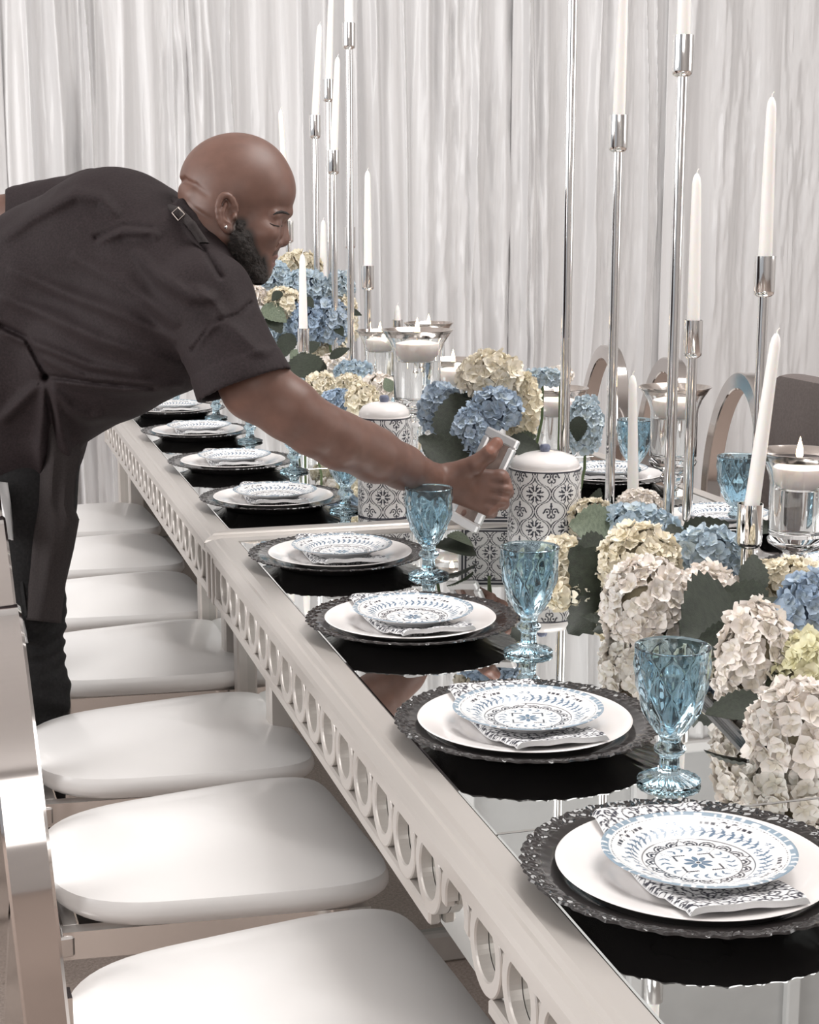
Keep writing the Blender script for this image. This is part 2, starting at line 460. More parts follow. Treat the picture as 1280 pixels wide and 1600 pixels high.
BLUE = np.array([.135, .20, .285]); INK = np.array([.045, .045, .06]); WHITE = np.array([.90, .895, .90])
LBLUE = np.array([.26, .345, .425])
def put(col, mask, c): col[mask] = c
def leafy(phi, r, r0, n, size, tilt):
    """pairs of almond leaves along a circle of radius r0"""
    k = np.round(phi/(2*PI)*n); d = (phi-k*2*PI/n)*r0; out = np.zeros(phi.shape, bool)
    for sgn in (-1, 1):
        x = d-.25*size; y = (r-r0)*sgn-.55*size
        u = x*math.cos(tilt)+y*math.sin(tilt); v = -x*math.sin(tilt)+y*math.cos(tilt)
        out |= (np.abs(v) < .30*size*(1-(u/size)**2)) & (np.abs(u) < size)
    return out
def plate_paint(r, phi):
    c = np.tile(WHITE, (len(r), 1))
    put(c, r > .925, LBLUE)
    put(c, (r > .935) & (np.abs(((phi*54/(2*PI)) % 1)-.5) < .12) & (np.sin(phi*9) > -.2), WHITE)
    put(c, (r > .925) & (r < .965) & (np.abs(((phi*27/(2*PI)) % 1)-.5) < .22) & (np.sin(phi*9) < -.2), WHITE)
    put(c, (np.abs(r-.895) < .008) & (((phi*110/(2*PI)) % 1) < .5), INK)
    q = (phi*4/(2*PI)+.5) % 1-.5                       # four swags
    put(c, (np.abs(r-.815) < .019) & (np.abs(np.abs(q)-.17) < .07) & (((phi*72/(2*PI)) % 1) < .66), INK)
    put(c, (np.abs(r-(.86-4.2*(np.abs(q)-.05)**2*8)) < .010) & (np.abs(q) < .10), INK)
    put(c, (np.hypot(q*2*PI/4*.8, r-.79) < .020), INK)
    put(c, (np.abs(r-.685-.012*np.sin(phi*40)) < .006) & (np.abs((phi*4/(2*PI)) % 1-.5) > .075), BLUE)
    q2 = (phi*4/(2*PI)) % 1-.5                          # blue flower sprays between them
    put(c, leafy(phi, r, .685, 40, .056, .9) & (np.abs(q2) > .055), BLUE)
    for (a, rr, s) in ((0, .66, .05), (.035, .79, .035), (-.035, .79, .035)):
        d = np.hypot((q2-a)*2*PI/4*rr, r-rr); ang = np.arctan2(r-rr, (q2-a)*2*PI/4*rr)
        put(c, d < s*(.7+.3*np.cos(5*ang)), BLUE); put(c, d < s*.22, WHITE)
    put(c, (np.abs(r-.575) < .008), INK); put(c, (np.abs(r-.452) < .007), INK)
    k = (phi*16/(2*PI)) % 1-.5
    d = np.hypot(k*2*PI/16*.46, r-.455)
    put(c, (np.abs(d-.078) < .010) & (r > .455), INK); put(c, (np.abs(d-.040) < .014) & (r > .455), INK)
    k4 = (phi*4/(2*PI)) % 1-.5; tri = .455+.115*(1-np.abs(k4)*4/.28*.9)
    put(c, (np.abs(k4) < .07) & (r > .457) & (r < tri), WHITE)
    put(c, (np.abs(k4) < .075) & (r > .457) & (np.abs(r-tri) < .012), INK)
    put(c, leafy(phi, r, .345, 20, .046, .8) & (np.abs(q) > .05), BLUE)
    put(c, (np.abs(q) < .012) & (r > .30) & (r < .43) & (((r*40) % 1) < .6), INK)
    X = r*np.cos(phi+PI/4); Y = r*np.sin(phi+PI/4)
    sq = np.maximum(np.abs(X), np.abs(Y)); mn = np.minimum(np.abs(X), np.abs(Y))
    put(c, (np.abs(sq-.20) < .012) & (mn > .07), INK)
    pet = .155*np.abs(np.cos(4*phi))**.5
    put(c, (r < pet) & (r > .03), BLUE); put(c, r < .018, INK)
    return c
def polar_mesh(name, prof, n, m, paint=None, rfun=None, hfun=None, rref=1.0, smooth=True):
    V = []; R = np.array([p[0] for p in prof]); Z = np.array([p[1] for p in prof]); k = len(prof)
    ph = 2*PI*np.arange(n)/n
    P, Rr = np.meshgrid(ph, R, indexing='ij'); Zz = np.tile(Z, (n, 1)).copy()
    J = np.tile(np.arange(k), (n, 1))
    R2 = Rr.copy()
    if rfun is not None: R2 = rfun(Rr, P, J)
    if hfun is not None: Zz = Zz+hfun(Rr, P, J)
    V = np.stack([R2*np.cos(P), R2*np.sin(P), Zz], -1).reshape(-1, 3)
    cols = paint((Rr/rref).ravel(), P.ravel(), J.ravel()) if paint else None
    return mk_mesh(name, V, grid_faces(n, k, True)[:, ::-1].copy(), MATS[m], smooth, cols)
def dense(prof, step):
    out = [prof[0]]
    for a, b in zip(prof[:-1], prof[1:]):
        L = math.hypot(b[0]-a[0], b[1]-a[1]); s = max(1, int(L/step))
        for i in range(1, s+1): out.append((a[0]+(b[0]-a[0])*i/s, a[1]+(b[1]-a[1])*i/s))
    return out
# side plate, printed
sp = dense([(.0005, .0045), (.040, .0045), (.052, .0055), (.066, .012), (.085, .0185), (.0925, .0205), (.0940, .0200)], .00105)
nsp = len(sp)
sp += [(.0925, .0185), (.066, .009), (.050, .0015), (.048, 0), (.0005, 0)]
def side_paint(r, p, j):
    c = plate_paint(np.minimum(r, 1), p); c[j >= nsp] = WHITE; return c
SIDE = polar_mesh('side_plate', sp, 300, 'printed_china', side_paint, rref=.094)
# dinner plate
dpf = [(.0005, .005), (.075, .005), (.084, .0065), (.092, .012), (.110, .0165), (.128, .0205), (.1325, .0212), (.1340, .0202), (.1325, .0188), (.108, .0135), (.090, .0075), (.080, .001), (.076, 0), (.0005, 0)]
DINNER = polar_mesh('dinner_plate', dpf, 96, 'china')
# black charger with an embossed ruffled rim
cp = [(.0005, .004), (.05, .004)]+dense([(.100, .004), (.112, .006), (.126, .014), (.132, .0165), (.146, .0200)], .004)+dense([(.1465, .0201), (.166, .0235)], .0014)
ncp = len(cp)
cp += [(.1675, .0220), (.150, .0175), (.126, .0105), (.112, .002), (.105, 0), (.0005, 0)]
def chr_(R, P, J):
    m = np.clip((R-.135)/.03, 0, 1)
    return R+m*(.0022*np.abs(np.sin(P*19))+.0009*np.sin(P*57)-.003)
def chh(R, P, J):
    m = np.clip((R-.148)/.004, 0, 1)*(J < ncp)
    u = (R-.148)/.022
    a = np.sin(P*57+2.5*np.sin(u*4+P*19))*np.sin(u*PI*2.1+1.2*np.sin(P*38))
    b = np.sin(P*114+u*6)*np.cos(u*9)
    return m*(.0010*a+.0005*b)
CHARGER = polar_mesh('charger_plate', cp, 560, 'black_gloss', None, chr_, chh)
# napkin: folded strip laid over the dinner plate
def napkin_paint(x, y):
    """damask scrolls: spirals and leaves on a jittered cell grid"""
    ink = np.zeros(len(x), bool)
    for (cs, off, sd) in ((.024, 0.0, 1), (.024, .012, 2), (.015, .005, 3)):
        i = np.floor((x+off)/cs); j = np.floor((y+off*.7)/cs)
        h = np.sin(i*127.1+j*311.7+sd*74.7)*43758.5453; h = h-np.floor(h)
        cx = (i+.5)*cs-off; cy = (j+.5)*cs-off*.7
        dx = (x-cx)/cs; dy = (y-cy)/cs; r = np.hypot(dx, dy); sg = np.where(h > .5, 1, -1); th = sg*np.arctan2(dy, dx)+h*12
        sp_ = (r*3.0-th/(2*PI)) % 1
        if sd < 3: ink |= (sp_ < .33-.25*r) & (r < .50+.06*np.sin(5*th)) & (r > .05)
        else: ink |= (r < .16+.26*np.abs(np.cos(1.5*th))) & (np.abs(np.sin(1.5*th)) < .55) & (h > .25)
    c = np.tile(np.array([.86, .855, .86]), (len(x), 1)); c[ink] = INK*1.1
    return c
def napkin_mesh():
    L, W, n, m = .262, .118, 200, 90
    V = []; C = []; F = []
    s = np.linspace(-L/2, L/2, n); t = np.linspace(-W/2, W/2, m)
    S, T = np.meshgrid(s, t, indexing='ij')
    a = np.abs(S)
    r = np.hypot(S, T)
    z = np.interp(r, [0, .070, .082, .092, .112, .134, .150], [.0065, .0065, .0095, .0150, .0195, .0245, .0215])
    z = z+.0012*np.sin(S*70+T*40)+.0010*np.sin(T*120+1)
    edge = np.clip((np.abs(T)-W/2+.006)/.006, 0, 1)
    Ssk = S*.93+.12*T*np.sign(S)*0
    top = np.stack([Ssk, T, z+.006*(1-edge**2)], -1).reshape(-1, 3)
    bot = np.stack([Ssk, T*.985, z-.0005], -1).reshape(-1, 3)
    V = np.concatenate([top, bot]); N = n*m
    f1 = grid_faces(n, m); f2 = f1[:, ::-1]+N
    rim = []
    for i in range(n-1):
        rim += [(i*m, (i+1)*m, N+(i+1)*m, N+i*m), (i*m+m-1, N+i*m+m-1, N+(i+1)*m+m-1, (i+1)*m+m-1)]
    for j in range(m-1):
        rim += [(j, N+j, N+j+1, j+1), ((n-1)*m+j, (n-1)*m+j+1, N+(n-1)*m+j+1, N+(n-1)*m+j)]
    F = np.concatenate([f1, f2, np.array(rim)])
    c1 = napkin_paint(S.ravel(), T.ravel()); c1[(np.abs(T.ravel()) > W/2-.0012) | (np.abs(S.ravel()) > L/2-.0012)] = (.80, .795, .80)
    return mk_mesh('napkin', V, F, MATS['printed_linen'], True, np.concatenate([c1, c1]))
NAPKIN = napkin_mesh()
TZ = .7597
def place_setting(x, y, k, desc, rot=0.0, nrot=-50):
    jx, jy = rnd.uniform(-.004, .004), rnd.uniform(-.004, .004)
    a = rnd.uniform(0, 6)
    tag(obj('charger_plate', CHARGER, None, (x, y, TZ), (0, 0, a)), 'black charger with ruffled rim, ' + desc, 'charger plate', 'black charger plates')
    tag(obj('dinner_plate', DINNER, None, (x+jx, y+jy, TZ+.0043), (0, 0, a)), 'plain white dinner plate, ' + desc, 'plate', 'white dinner plates')
    tag(obj('napkin', NAPKIN, None, (x+jx, y+jy, TZ+.0050), (0, 0, math.radians(nrot))), 'damask napkin under patterned plate, ' + desc, 'napkin', 'damask napkins')
    tag(obj('side_plate', SIDE, None, (x+jx+.003, y+jy-.004, TZ+.0192), (0, math.radians(rnd.uniform(-.6, .6)), math.radians(rot))), 'small blue-and-black patterned plate, ' + desc, 'plate', 'patterned side plates')
SET = [(1.311, 'nearest the camera'), (1.773, 'second from the camera, man\'s side'), (2.297, 'third from the camera, man\'s side'),
       (2.800, 'last one before the joint between the tables'), (3.413, 'first one beyond the table joint'), (3.966, 'second beyond the table joint'),
       (4.562, 'third beyond the table joint'), (5.114, 'farthest on the man\'s side')]
for k, (y, d) in enumerate(SET): place_setting(.658, y, k, d, rot=rnd.uniform(-25, 25)-40, nrot=-88+rnd.uniform(-5, 5))
for k, (y, d) in enumerate([(3.50, 'across the table behind the tall poles'), (2.90, 'across the table right of the near candle vase'), (2.40, 'across the table at the right edge')]):
    place_setting(1.50, y, k, d, rot=rnd.uniform(0, 90), nrot=60)

# ---- goblets
def goblet_mesh():
    n = 96
    outer = [(.0005, .0), (.034, .0), (.0365, .002), (.0365, .0045), (.033, .0065), (.022, .0095), (.0135, .0125), (.0115, .018), (.0105, .030), (.0125, .034), (.0175, .0375), (.0185, .041), (.0170, .0445), (.0125, .048), (.0115, .053), (.0135, .058)]
    nb = 46
    bowl = []
    for i in range(nb+1):
        t = i/nb; z = .058+t*.104; r = .0135+.0290*math.sin(min(1, t*1.28)*PI/2)**.72
        if t > .78: r += .0008*(t-.78)/.22
        bowl.append((r, z))
    lip = [(.0412, .1625), (.0402, .161)]
    inner = []
    for i in range(22):
        t = 1-i/21; z = .064+t*.096; r = max(.0005, .0388*math.sin(min(1, t*1.25)*PI/2)**.62)
        inner.append((r, z))
    prof = outer+bowl[1:]+lip+inner; R = np.array([p[0] for p in prof]); Z = np.array([p[1] for p in prof])
    ph = 2*PI*np.arange(n)/n
    P, RR = np.meshgrid(ph, R, indexing='ij'); ZZ = np.tile(Z, (n, 1)); J = np.tile(np.arange(len(prof)), (n, 1))
    isb = (J >= len(outer)) & (J < len(outer)+nb)
    t = (ZZ-.058)/.104
    a = P*9/(2*PI)+t*1.9; b = P*9/(2*PI)-t*1.9
    da = np.abs((a % 1)-.5)*2; db = np.abs((b % 1)-.5)*2
    h = np.minimum(1-da, 1-db)
    fade = np.clip((.93-t)/.06, 0, 1)*np.clip(t/.12, 0, 1)
    RR = RR+isb*fade*(h*.0038-.0014)
    isf = (J >= 3) & (J <= 6); RR = RR+0*isf; ZZ = ZZ+isf*.0005*np.cos(P*20)
    iss = (J >= 6) & (J <= 9) | (J >= 13) & (J <= 15); RR = RR*(1+iss*.05*np.cos(P*8))
    V = np.stack([RR*np.cos(P), RR*np.sin(P), ZZ], -1).reshape(-1, 3)
    return mk_mesh('goblet', V, grid_faces(n, len(prof), True), MATS['blue_glass'], True)
GOB = goblet_mesh()
GG = 'blue pressed-glass goblets'
for (x, y, d) in [(.757, 1.571, 'nearest the camera, beside the white hydrangeas'), (.789, 2.125, 'second from the camera, in front of the patterned canister'),
                  (.791, 2.651, 'just below the man\'s wrist'), (.797, 3.311, 'under the man\'s forearm beside the first plate past the joint'),
                  (.798, 3.866, 'under the man\'s elbow, second beyond the joint'), (.786, 4.429, 'under the man\'s upper arm, third beyond the joint'),
                  (.776, 4.98, 'small in view below the man\'s sleeve, fourth beyond the joint'), (.70, 5.36, 'farthest, just right of the man\'s belly'),
                  (1.534, 3.428, 'across the table behind the short candle'), (1.50, 2.84, 'across the table behind the leaning candle'),
                  (1.40, 5.10, 'far down the table, left of the big candle vases')]:
    tag(obj('goblet', GOB, None, (x, y, TZ), (0, 0, rnd.uniform(0, 6))), 'blue diamond-cut glass goblet, ' + d, 'goblet', GG)

# ---- patterned canisters
def ogee(u, v):
    """black tile print; u, v in cells. returns True where ink"""
    fu, fv = u % 1-.5, v % 1-.5
    cv = np.cos(2*PI*v); wv = .25+.222*np.sign(cv)*np.abs(cv)**.62
    sl = 1/np.sqrt(1+(1.15*np.sin(2*PI*v))**2)
    du = np.minimum(np.abs(np.abs((u+.5) % 1-.5)-wv), 9)*sl
    ink = (np.abs(du-.034) < .016)
    def medal(x, y):
        r = np.hypot(x, y); a = np.arctan2(y, x)
        p = (np.abs(np.sin(4*a)) > .55) & (r > .07) & (r < .235+.03*np.cos(8*a)) & ~(np.hypot(np.abs(x)-.10, np.abs(y)-.10) < .028)
        p |= (np.abs(np.sin(6*a)) > .93) & (r > .22) & (r < .28)
        return p
    gx, gy = (u+.5) % 1-.5, (v+.5) % 1-.5
    ink |= medal(gx, gy)
    x, y = fu, fv
    ax = np.abs(x)
    d = np.hypot(ax-.115, y-.0); an = np.arctan2(y, ax-.115)
    ink |= (np.abs(d-.085) < .020) & ~((an < -.3) & (an > -1.5)); ink |= (np.hypot(ax-.125, y) < .030)
    ink |= (ax < .018) & (y > .05) & (y < .26); ink |= (ax < .055*(1-np.abs(y-.16)/.05)) & (np.abs(y-.16) < .05)
    ink |= (np.abs(np.hypot(ax-.06, y+.13)-.045) < .017) & (y < -.10); ink |= (ax < .016) & (y < -.12) & (y > -.27)
    ink |= (np.hypot(ax-.235, y+.03) < .026)
    return ink
PAPER = np.array([.87, .85, .845])
def canister(x, y, rad, h, cells, label, rz=0.0):
    t = empty('canister', (x, y, TZ), rz); tag(t, label, 'canister', 'patterned canisters')
    n, m = 420, max(100, int(h/.0011)); cw = 2*PI*rad/cells
    ph = 2*PI*np.arange(n)/n; z = np.linspace(0, h, m)
    P, Z = np.meshgrid(ph, z, indexing='ij')
    V = np.stack([rad*np.cos(P), rad*np.sin(P), Z], -1).reshape(-1, 3)
    u = P.ravel()/(2*PI)*cells; v = (Z.ravel()-h)/(cw*1.06)+.62
    c = np.tile(PAPER, (n*m, 1)); c[ogee(u, v)] = INK
    zz = Z.ravel(); c[(zz < .003) | (zz > h-.0025)] = INK*1.2
    obj('body', mk_mesh('body', V, grid_faces(n, m, True), MATS['printed_tin'], True, c), t)
    MB().lathe([(.0005, .0), (rad-.001, 0), (rad-.001, .002), (.0005, .002)], 48).build('base', MATS['lid_china'], t)
    r2 = rad*.985
    MB().lathe([(r2, h-.004), (r2, h+.001), (rad*.93, h+.0015), (rad*.945, h+.004), (rad*.93, h+.012), (rad*.80, h+.022), (rad*.52, h+.0285), (rad*.25, h+.031), (.0005, h+.0315)], 64).build('lid', MATS['lid_china'], t)
    MB().lathe([(.0005, h+.029), (.008, h+.030), (.0105, h+.036), (.0105, h+.041), (.008, h+.045), (.0005, h+.046)], 24).build('lid_knob', MATS['navy_knob'], t)
    return t
canister(1.10, 2.885, .0725, .150, 7, 'white canister with black tile print, right of the man\'s fist', .5)
canister(.868, 3.245, .0575, .215, 6, 'taller patterned canister partly hidden behind the man\'s forearm', .2)
# patterned planter behind the fist
def planter(c, size, h, rz, label):
    t = empty('planter_box', (c[0], c[1], TZ), rz); tag(t, label, 'planter')
    n, m = 140, 130; s = np.linspace(-size/2, size/2, n); z = np.linspace(0, h, m)
    S, Z = np.meshgrid(s, z, indexing='ij')
    e = np.minimum(size/2-np.abs(S), np.minimum(Z, h-Z)).ravel()
    col = np.tile(PAPER, (n*m, 1)); col[ogee(S.ravel()/.06+.5, Z.ravel()/.06)] = INK
    col[e < .016] = PAPER; col[(np.abs(e-.014) < .0018) | (np.abs(e-.007) < .0025)] = INK
    V = np.stack([S, 0*S-size/2, Z], -1).reshape(-1, 3); F = grid_faces(n, m)
    me = mk_mesh('side_panel', V, F, MATS['printed_tin'], True, col)
    for k in range(4): obj('side_panel', me, t, (0, 0, 0), (0, 0, k*PI/2))
    MB().box(-size/2+.004, size/2-.004, -size/2+.004, size/2-.004, .0, h-.02).build('soil_block', MATS['dark_gap'], t)
planter((1.11, 3.16), .19, .135, -.30, 'square planter with black tile print and striped border under the blue hydrangeas')

# ---- candle vases
def vase_mesh(H, s=1.0):
    """H: height; returns a pair of meshes (glass, water)"""
    R = .049*s; rim = .075*s
    zb = H-.150*s                     # bottom of the straight body
    outer = [(.0005, 0), (.046*s, 0), (.048*s, .003), (.046*s, .006), (.026*s, .013), (.013*s, .022), (.0105*s, .035)]
    k = max(1, int((zb-.09)/.055))
    z0, z1 = .035, zb-.050*s
    for i in range(1, 9):
        t = i/8; outer.append(((.0105+.007*t+.003*math.sin(t*PI*3))*s, z0+(z1-z0)*t))
    outer += [(.024*s, zb-.044*s), (.0255*s, zb-.038*s), (.020*s, zb-.031*s), (.031*s, zb-.023*s), (.047*s, zb-.014*s), (.0505*s, zb-.006*s), (.045*s, zb+.001), (R, zb+.006), (R, zb+.095*s), (R*1.03, zb+.106*s), (R*1.17, zb+.124*s), (rim*.90, zb+.140*s), (rim, H)]
    inner = [(rim-.0025, H), (rim*.90-.003, zb+.140*s), (R*1.17-.003, zb+.125*s), (R*1.03-.003, zb+.107*s), (R-.003, zb+.095*s), (R-.003, zb+.012), (R-.008, zb+.008), (.0005, zb+.007)]
    g = MB().lathe(outer+inner, 56, caps=False).mesh('vase_glass', MATS['clear_glass'])
    rw = R-.0045
    wtr = MB().lathe([(.0005, zb+.010), (rw-.005, zb+.010), (rw, zb+.014), (rw, zb+.085*s), (.0005, zb+.085*s)], 48, caps=False).mesh('water', MATS['water'])
    band = MB().lathe([(rim*.875, zb+.1360*s), (rim*.94, zb+.1445*s), (rim+.0006, H-.0008), (rim+.0006, H+.0004), (rim-.003, H+.0004), (rim*.94-.0035, zb+.1445*s), (rim*.875-.0035, zb+.1360*s)], 56, caps=False).mesh('rim_band', MATS['silver_band'])
    return g, wtr, band, zb, R
def flame(parent, loc, s=1.0):
    MB().lathe([(.0004, -.002), (.0022*s, .002*s), (.0042*s, .008*s), (.0038*s, .014*s), (.0022*s, .021*s), (.0003, .029*s)], 14).build('flame', MATS['flame'], parent, loc=loc)
def vase(px, py, D, s, label, lit=True):
    p = dp(px, py, D); H = p[2]-TZ
    t = empty('candle_vase', (p[0], p[1], TZ)); tag(t, label, 'candle vase', 'footed glass candle vases')
    g, wt, band, zb, R = vase_mesh(H, s)
    obj('vase_glass', g, t); obj('water', wt, t); obj('rim_band', band, t)
    c = empty('floating_candle', (p[0], p[1], TZ+zb)); tag(c, 'white floating candle in the ' + label[label.index('footed')+7:].replace('glass candle vase', 'vase'), 'candle', 'floating candles')
    r = R-.0038; z0 = .0865*s; z1 = .122*s
    obj('wax', MB().lathe([(.0005, z0), (r*.72, z0), (r*.95, z0+.012*s), (r, z1-.004), (r*.97, z1), (r*.6, z1+.004), (.0005, z1+.006)], 48, caps=False).mesh('wax', MATS['wax_pink']), c)
    MB().tube([(0, 0, z1+.005), (.0005, 0, z1+.012)], .0009, 6).build('wick', MATS['wick'], c)
    if lit: flame(c, (0, 0, z1+.010), 1.5*s)
vase(652, 515, 3.52, 1.08, 'large footed glass candle vase above the taller canister')
vase(670, 504, 4.75, 1.0, 'footed glass candle vase whose rim shows just behind the large one')
vase(594, 516, 4.85, 1.0, 'footed glass candle vase left of the large one, behind a silver pole')
vase(708, 561, 4.05, 1.0, 'low footed glass candle vase between the large one and the cream hydrangea')
vase(870, 606, 3.80, 1.03, 'footed glass candle vase behind the low white canister lid and tall pole')
vase(1055, 604, 3.46, 1.06, 'footed glass candle vase between the two right-hand poles', True)
vase(1250, 705, 2.66, .97, 'footed glass candle vase at the right edge of the table')

# ---- candlesticks
def stick(bx, by, top, label, candle=None, cup_h=.075, cup_r=.0195, pole=.0105, lean=0.0, clabel=None, clen=.285):
    """top: height of the cup's rim above the table"""
    t = empty('candlestick', (bx, by, TZ)); tag(t, 'silver candlestick, ' + label, 'candlestick', 'silver candlesticks')
    MB().lathe([(.0005, 0), (.050, 0), (.051, .003), (.049, .006), (.022, .009), (.014, .014), (pole, .022), (.0005, .022)], 40, caps=False).build('base', MATS['chrome'], t)
    MB().lathe([(pole, .012), (pole, top-cup_h+.001)], 24).build('pole', MATS['chrome'], t)
    zc = top-cup_h
    MB().lathe([(.0005, zc), (pole*1.0, zc), (cup_r*.72, zc+.0015), (cup_r*.94, zc+.005), (cup_r, zc+.011), (cup_r, top), (cup_r-.0015, top), (cup_r-.002, top-.03), (.0005, top-.03)], 32, caps=False).build('cup', MATS['chrome'], t)
    if clabel:
        taper(bx, by, TZ+top-.029, lean, clabel, clen)
def taper(bx, by, z, lean, label, L=.285):
    c = empty('taper_candle', (bx, by, z)); c.rotation_euler = (0, lean, -YAW)
    tag(c, 'white taper candle ' + label, 'candle', 'white taper candles')
    L = L+.028
    MB().lathe([(.0005, 0), (.0125, 0), (.0130, .01), (.0118, L*.4), (.0098, L*.8), (.0088, L-.02), (.0070, L-.008), (.0035, L-.001), (.0005, L)], 24, caps=False).build('wax', MATS['wax'], c)
    MB().tube([(0, 0, L-.002), (.001, 0, L+.005), (.004, 0, L+.009)], .0012, 6).build('wick', MATS['wax'], c)
def stick_px(px, py, D, label, clabel=None, lean=0.0, **k):
    p = dp(px, py, D); stick(p[0], p[1], p[2]-TZ, label, None, clabel=clabel, lean=lean, **k)
stick_px(896, -70, 3.10, 'tallest, its pole running out of the top of the photo right of centre')
stick_px(967, 180, 3.25, 'tall, in front of the first oval chair back', 'in the tall stick before the first oval chair back', .015)
stick_px(1068, 55, 2.92, 'second tallest of the near group', 'highest of the near group, cut by the top of the photo')
stick_px(1084, 500, 3.12, 'shorter, just right of the second tallest pole', 'just right of the second tallest pole', -.01, cup_r=.0185)
stick_px(1196, 400, 2.90, 'medium tall, at the right before the grey drape', 'standing free against the grey drape at the right', .0, pole=.0095)
stick_px(1173, 787, 2.62, 'low, among the white hydrangeas at the right', 'leaning right above the low stick among the hydrangeas', .10, cup_r=.0215, pole=.0135)
stick_px(990, 772, 3.45, 'very short, half buried in the hydrangeas', 'in the very short stick beside the blue goblet', -.03, clen=.262, cup_h=.04)
stick_px(545, 36, 4.6, 'tallest of the far group', 'cut by the top of the photo above the far group')
stick_px(492, 180, 5.1, 'third tallest of the far group, left', 'leaning right at the left of the far group', .06)
stick_px(513, 124, 5.3, 'second tallest of the far group, behind', 'second highest of the far group', .04)
stick_px(521, 235, 4.95, 'middle height in the far group', 'just right of the leaning one in the far group', .05)
stick_px(547, 355, 5.45, 'half hidden behind the tallest pole of the far group', None, pole=.0085)
stick_px(575, 415, 4.82, 'rightmost and lowest cup of the far group', 'at the right side of the far group')
stick_px(505, 455, 5.38, 'in front of the tall blue flowers', 'slim before the tall blue flowers', .01, clen=.24, pole=.009)
stick_px(450, 345, 5.38, 'just right of the man\'s nose', 'rising behind the bald man\'s forehead', -.05, clen=.37)
stick_px(474, 513, 4.5, 'lowest of the far group, above the big leaf', 'lowest of the far group before the blue hydrangeas', .0, clen=.21, cup_r=.0165)
p = dp(621, 500, 5.3); stick(p[0], p[1], p[2]-TZ, 'farthest, hidden behind the large candle vase', None, clabel='showing only its rounded tip behind the large candle vase', clen=.05)
# ------------------------------------------------------------------ hydrangeas
def petal_mat(name, a, b):
    m = mat(name, a, .55, sss=.15, sheen=.15); nt = m.node_tree; bs = nt.nodes['Principled BSDF']
    at_ = nt.nodes.new('ShaderNodeAttribute'); at_.attribute_name = 'print'
    oi = nt.nodes.new('ShaderNodeObjectInfo'); n = nt.nodes.new('ShaderNodeTexNoise'); n.inputs['Scale'].default_value = 55
    tc = nt.nodes.new('ShaderNodeTexCoord'); nt.links.new(tc.outputs['Object'], n.inputs['Vector'])
    ad = nt.nodes.new('ShaderNodeMath'); ad.operation = 'MULTIPLY_ADD'; ad.inputs[1].default_value = .5; 
    nt.links.new(oi.outputs['Random'], ad.inputs[0]); nt.links.new(n.outputs['Fac'], ad.inputs[2])
    mr = nt.nodes.new('ShaderNodeMapRange'); mr.inputs['From Min'].default_value = .35; mr.inputs['From Max'].default_value = 1.15
    nt.links.new(ad.outputs[0], mr.inputs['Value'])
    mx = nt.nodes.new('ShaderNodeMix'); mx.data_type = 'RGBA'; mx.inputs['A'].default_value = (*a, 1); mx.inputs['B'].default_value = (*b, 1)
    nt.links.new(mr.outputs['Result'], mx.inputs['Factor'])
    m2 = nt.nodes.new('ShaderNodeMix'); m2.data_type = 'RGBA'; m2.blend_type = 'MULTIPLY'; m2.inputs['Factor'].default_value = 1
    nt.links.new(mx.outputs['Result'], m2.inputs['A']); nt.links.new(at_.outputs['Color'], m2.inputs['B'])
    nt.links.new(m2.outputs['Result'], bs.inputs['Base Color'])
    bs.inputs['Subsurface Radius'].default_value = (.006, .005, .004)
    return m
petal_mat('petal_white', (.94, .87, .82), (.96, .92, .88))
petal_mat('petal_cream', (.90, .83, .66), (.95, .90, .79))
petal_mat('petal_green', (.80, .79, .54), (.90, .86, .66))
petal_mat('petal_blue', (.32, .43, .58), (.52, .62, .73))
petal_mat('petal_sky', (.45, .58, .70), (.66, .76, .83))
mat('leaf_green', (.022, .029, .018), .58, var=.35, vscale=18, bump=.4, bscale=90)
mat('leaf_pale', (.13, .16, .11), .5, var=.3, vscale=18, bump=.4, bscale=90)
mat('stem_green', (.10, .14, .06), .6, var=.2)
mat('core_cream', (.62, .54, .38), .7, var=.2, vscale=60)
mat('core_blue', (.16, .21, .30), .7, var=.3, vscale=60)
mat('tray_black', (.012, .012, .013), .08, var=.05, coat=.4)
def floret_geo(seed, cup):
    rg = np.random.RandomState(seed); V = []; F = []; C = []
    for k in range(4):
        a = k*PI/2+rg.uniform(-.12, .12); nu, nv = 5, 5; b = len(V); sc = rg.uniform(.88, 1.1); tw = rg.uniform(-.25, .25)
        for i in range(nu):
            for j in range(nv):
                u = i/(nu-1); v = j/(nv-1)*2-1
                wd = .62*math.sin(PI*min(1, (.12+.80*u)))**.55*(1.0 if u < .9 else .78)
                x = u*sc*(1-.10*v*v*u); y = v*wd*sc*.82
                z = cup*(.42*u*u)+.16*v*v-.22*max(0, u-.6)**1+tw*y*.6+.05*math.sin(5*v+k+seed)
                V.append((x*math.cos(a)-y*math.sin(a), x*math.sin(a)+y*math.cos(a), z))
                g = .80+.20*min(1, u*1.6); C.append((g, g*(.985 if u > .3 else .96), g*(.97 if u > .3 else .86)))
        for i in range(nu-1):
            for j in range(nv-1):
                q = b+i*nv+j; F.append((q, q+nv, q+nv+1, q+1))
    return np.array(V), np.array(F), np.array(C)
FG = [floret_geo(s, c) for s, c in ((1, .7), (2, 1.0), (3, 1.3), (4, .5), (5, .9))]
FM = {}
def floret_mesh(k, m):
    if (k, m) not in FM:
        V, F, C = FG[k]; FM[(k, m)] = mk_mesh('floret', V, F, MATS[m], True, C)
    return FM[(k, m)]
def frame_for(nrm, spin):
    n = Vector(nrm).normalized(); q = n.to_track_quat('Z', 'Y').to_matrix(); return q @ Matrix.Rotation(spin, 3, 'Z')
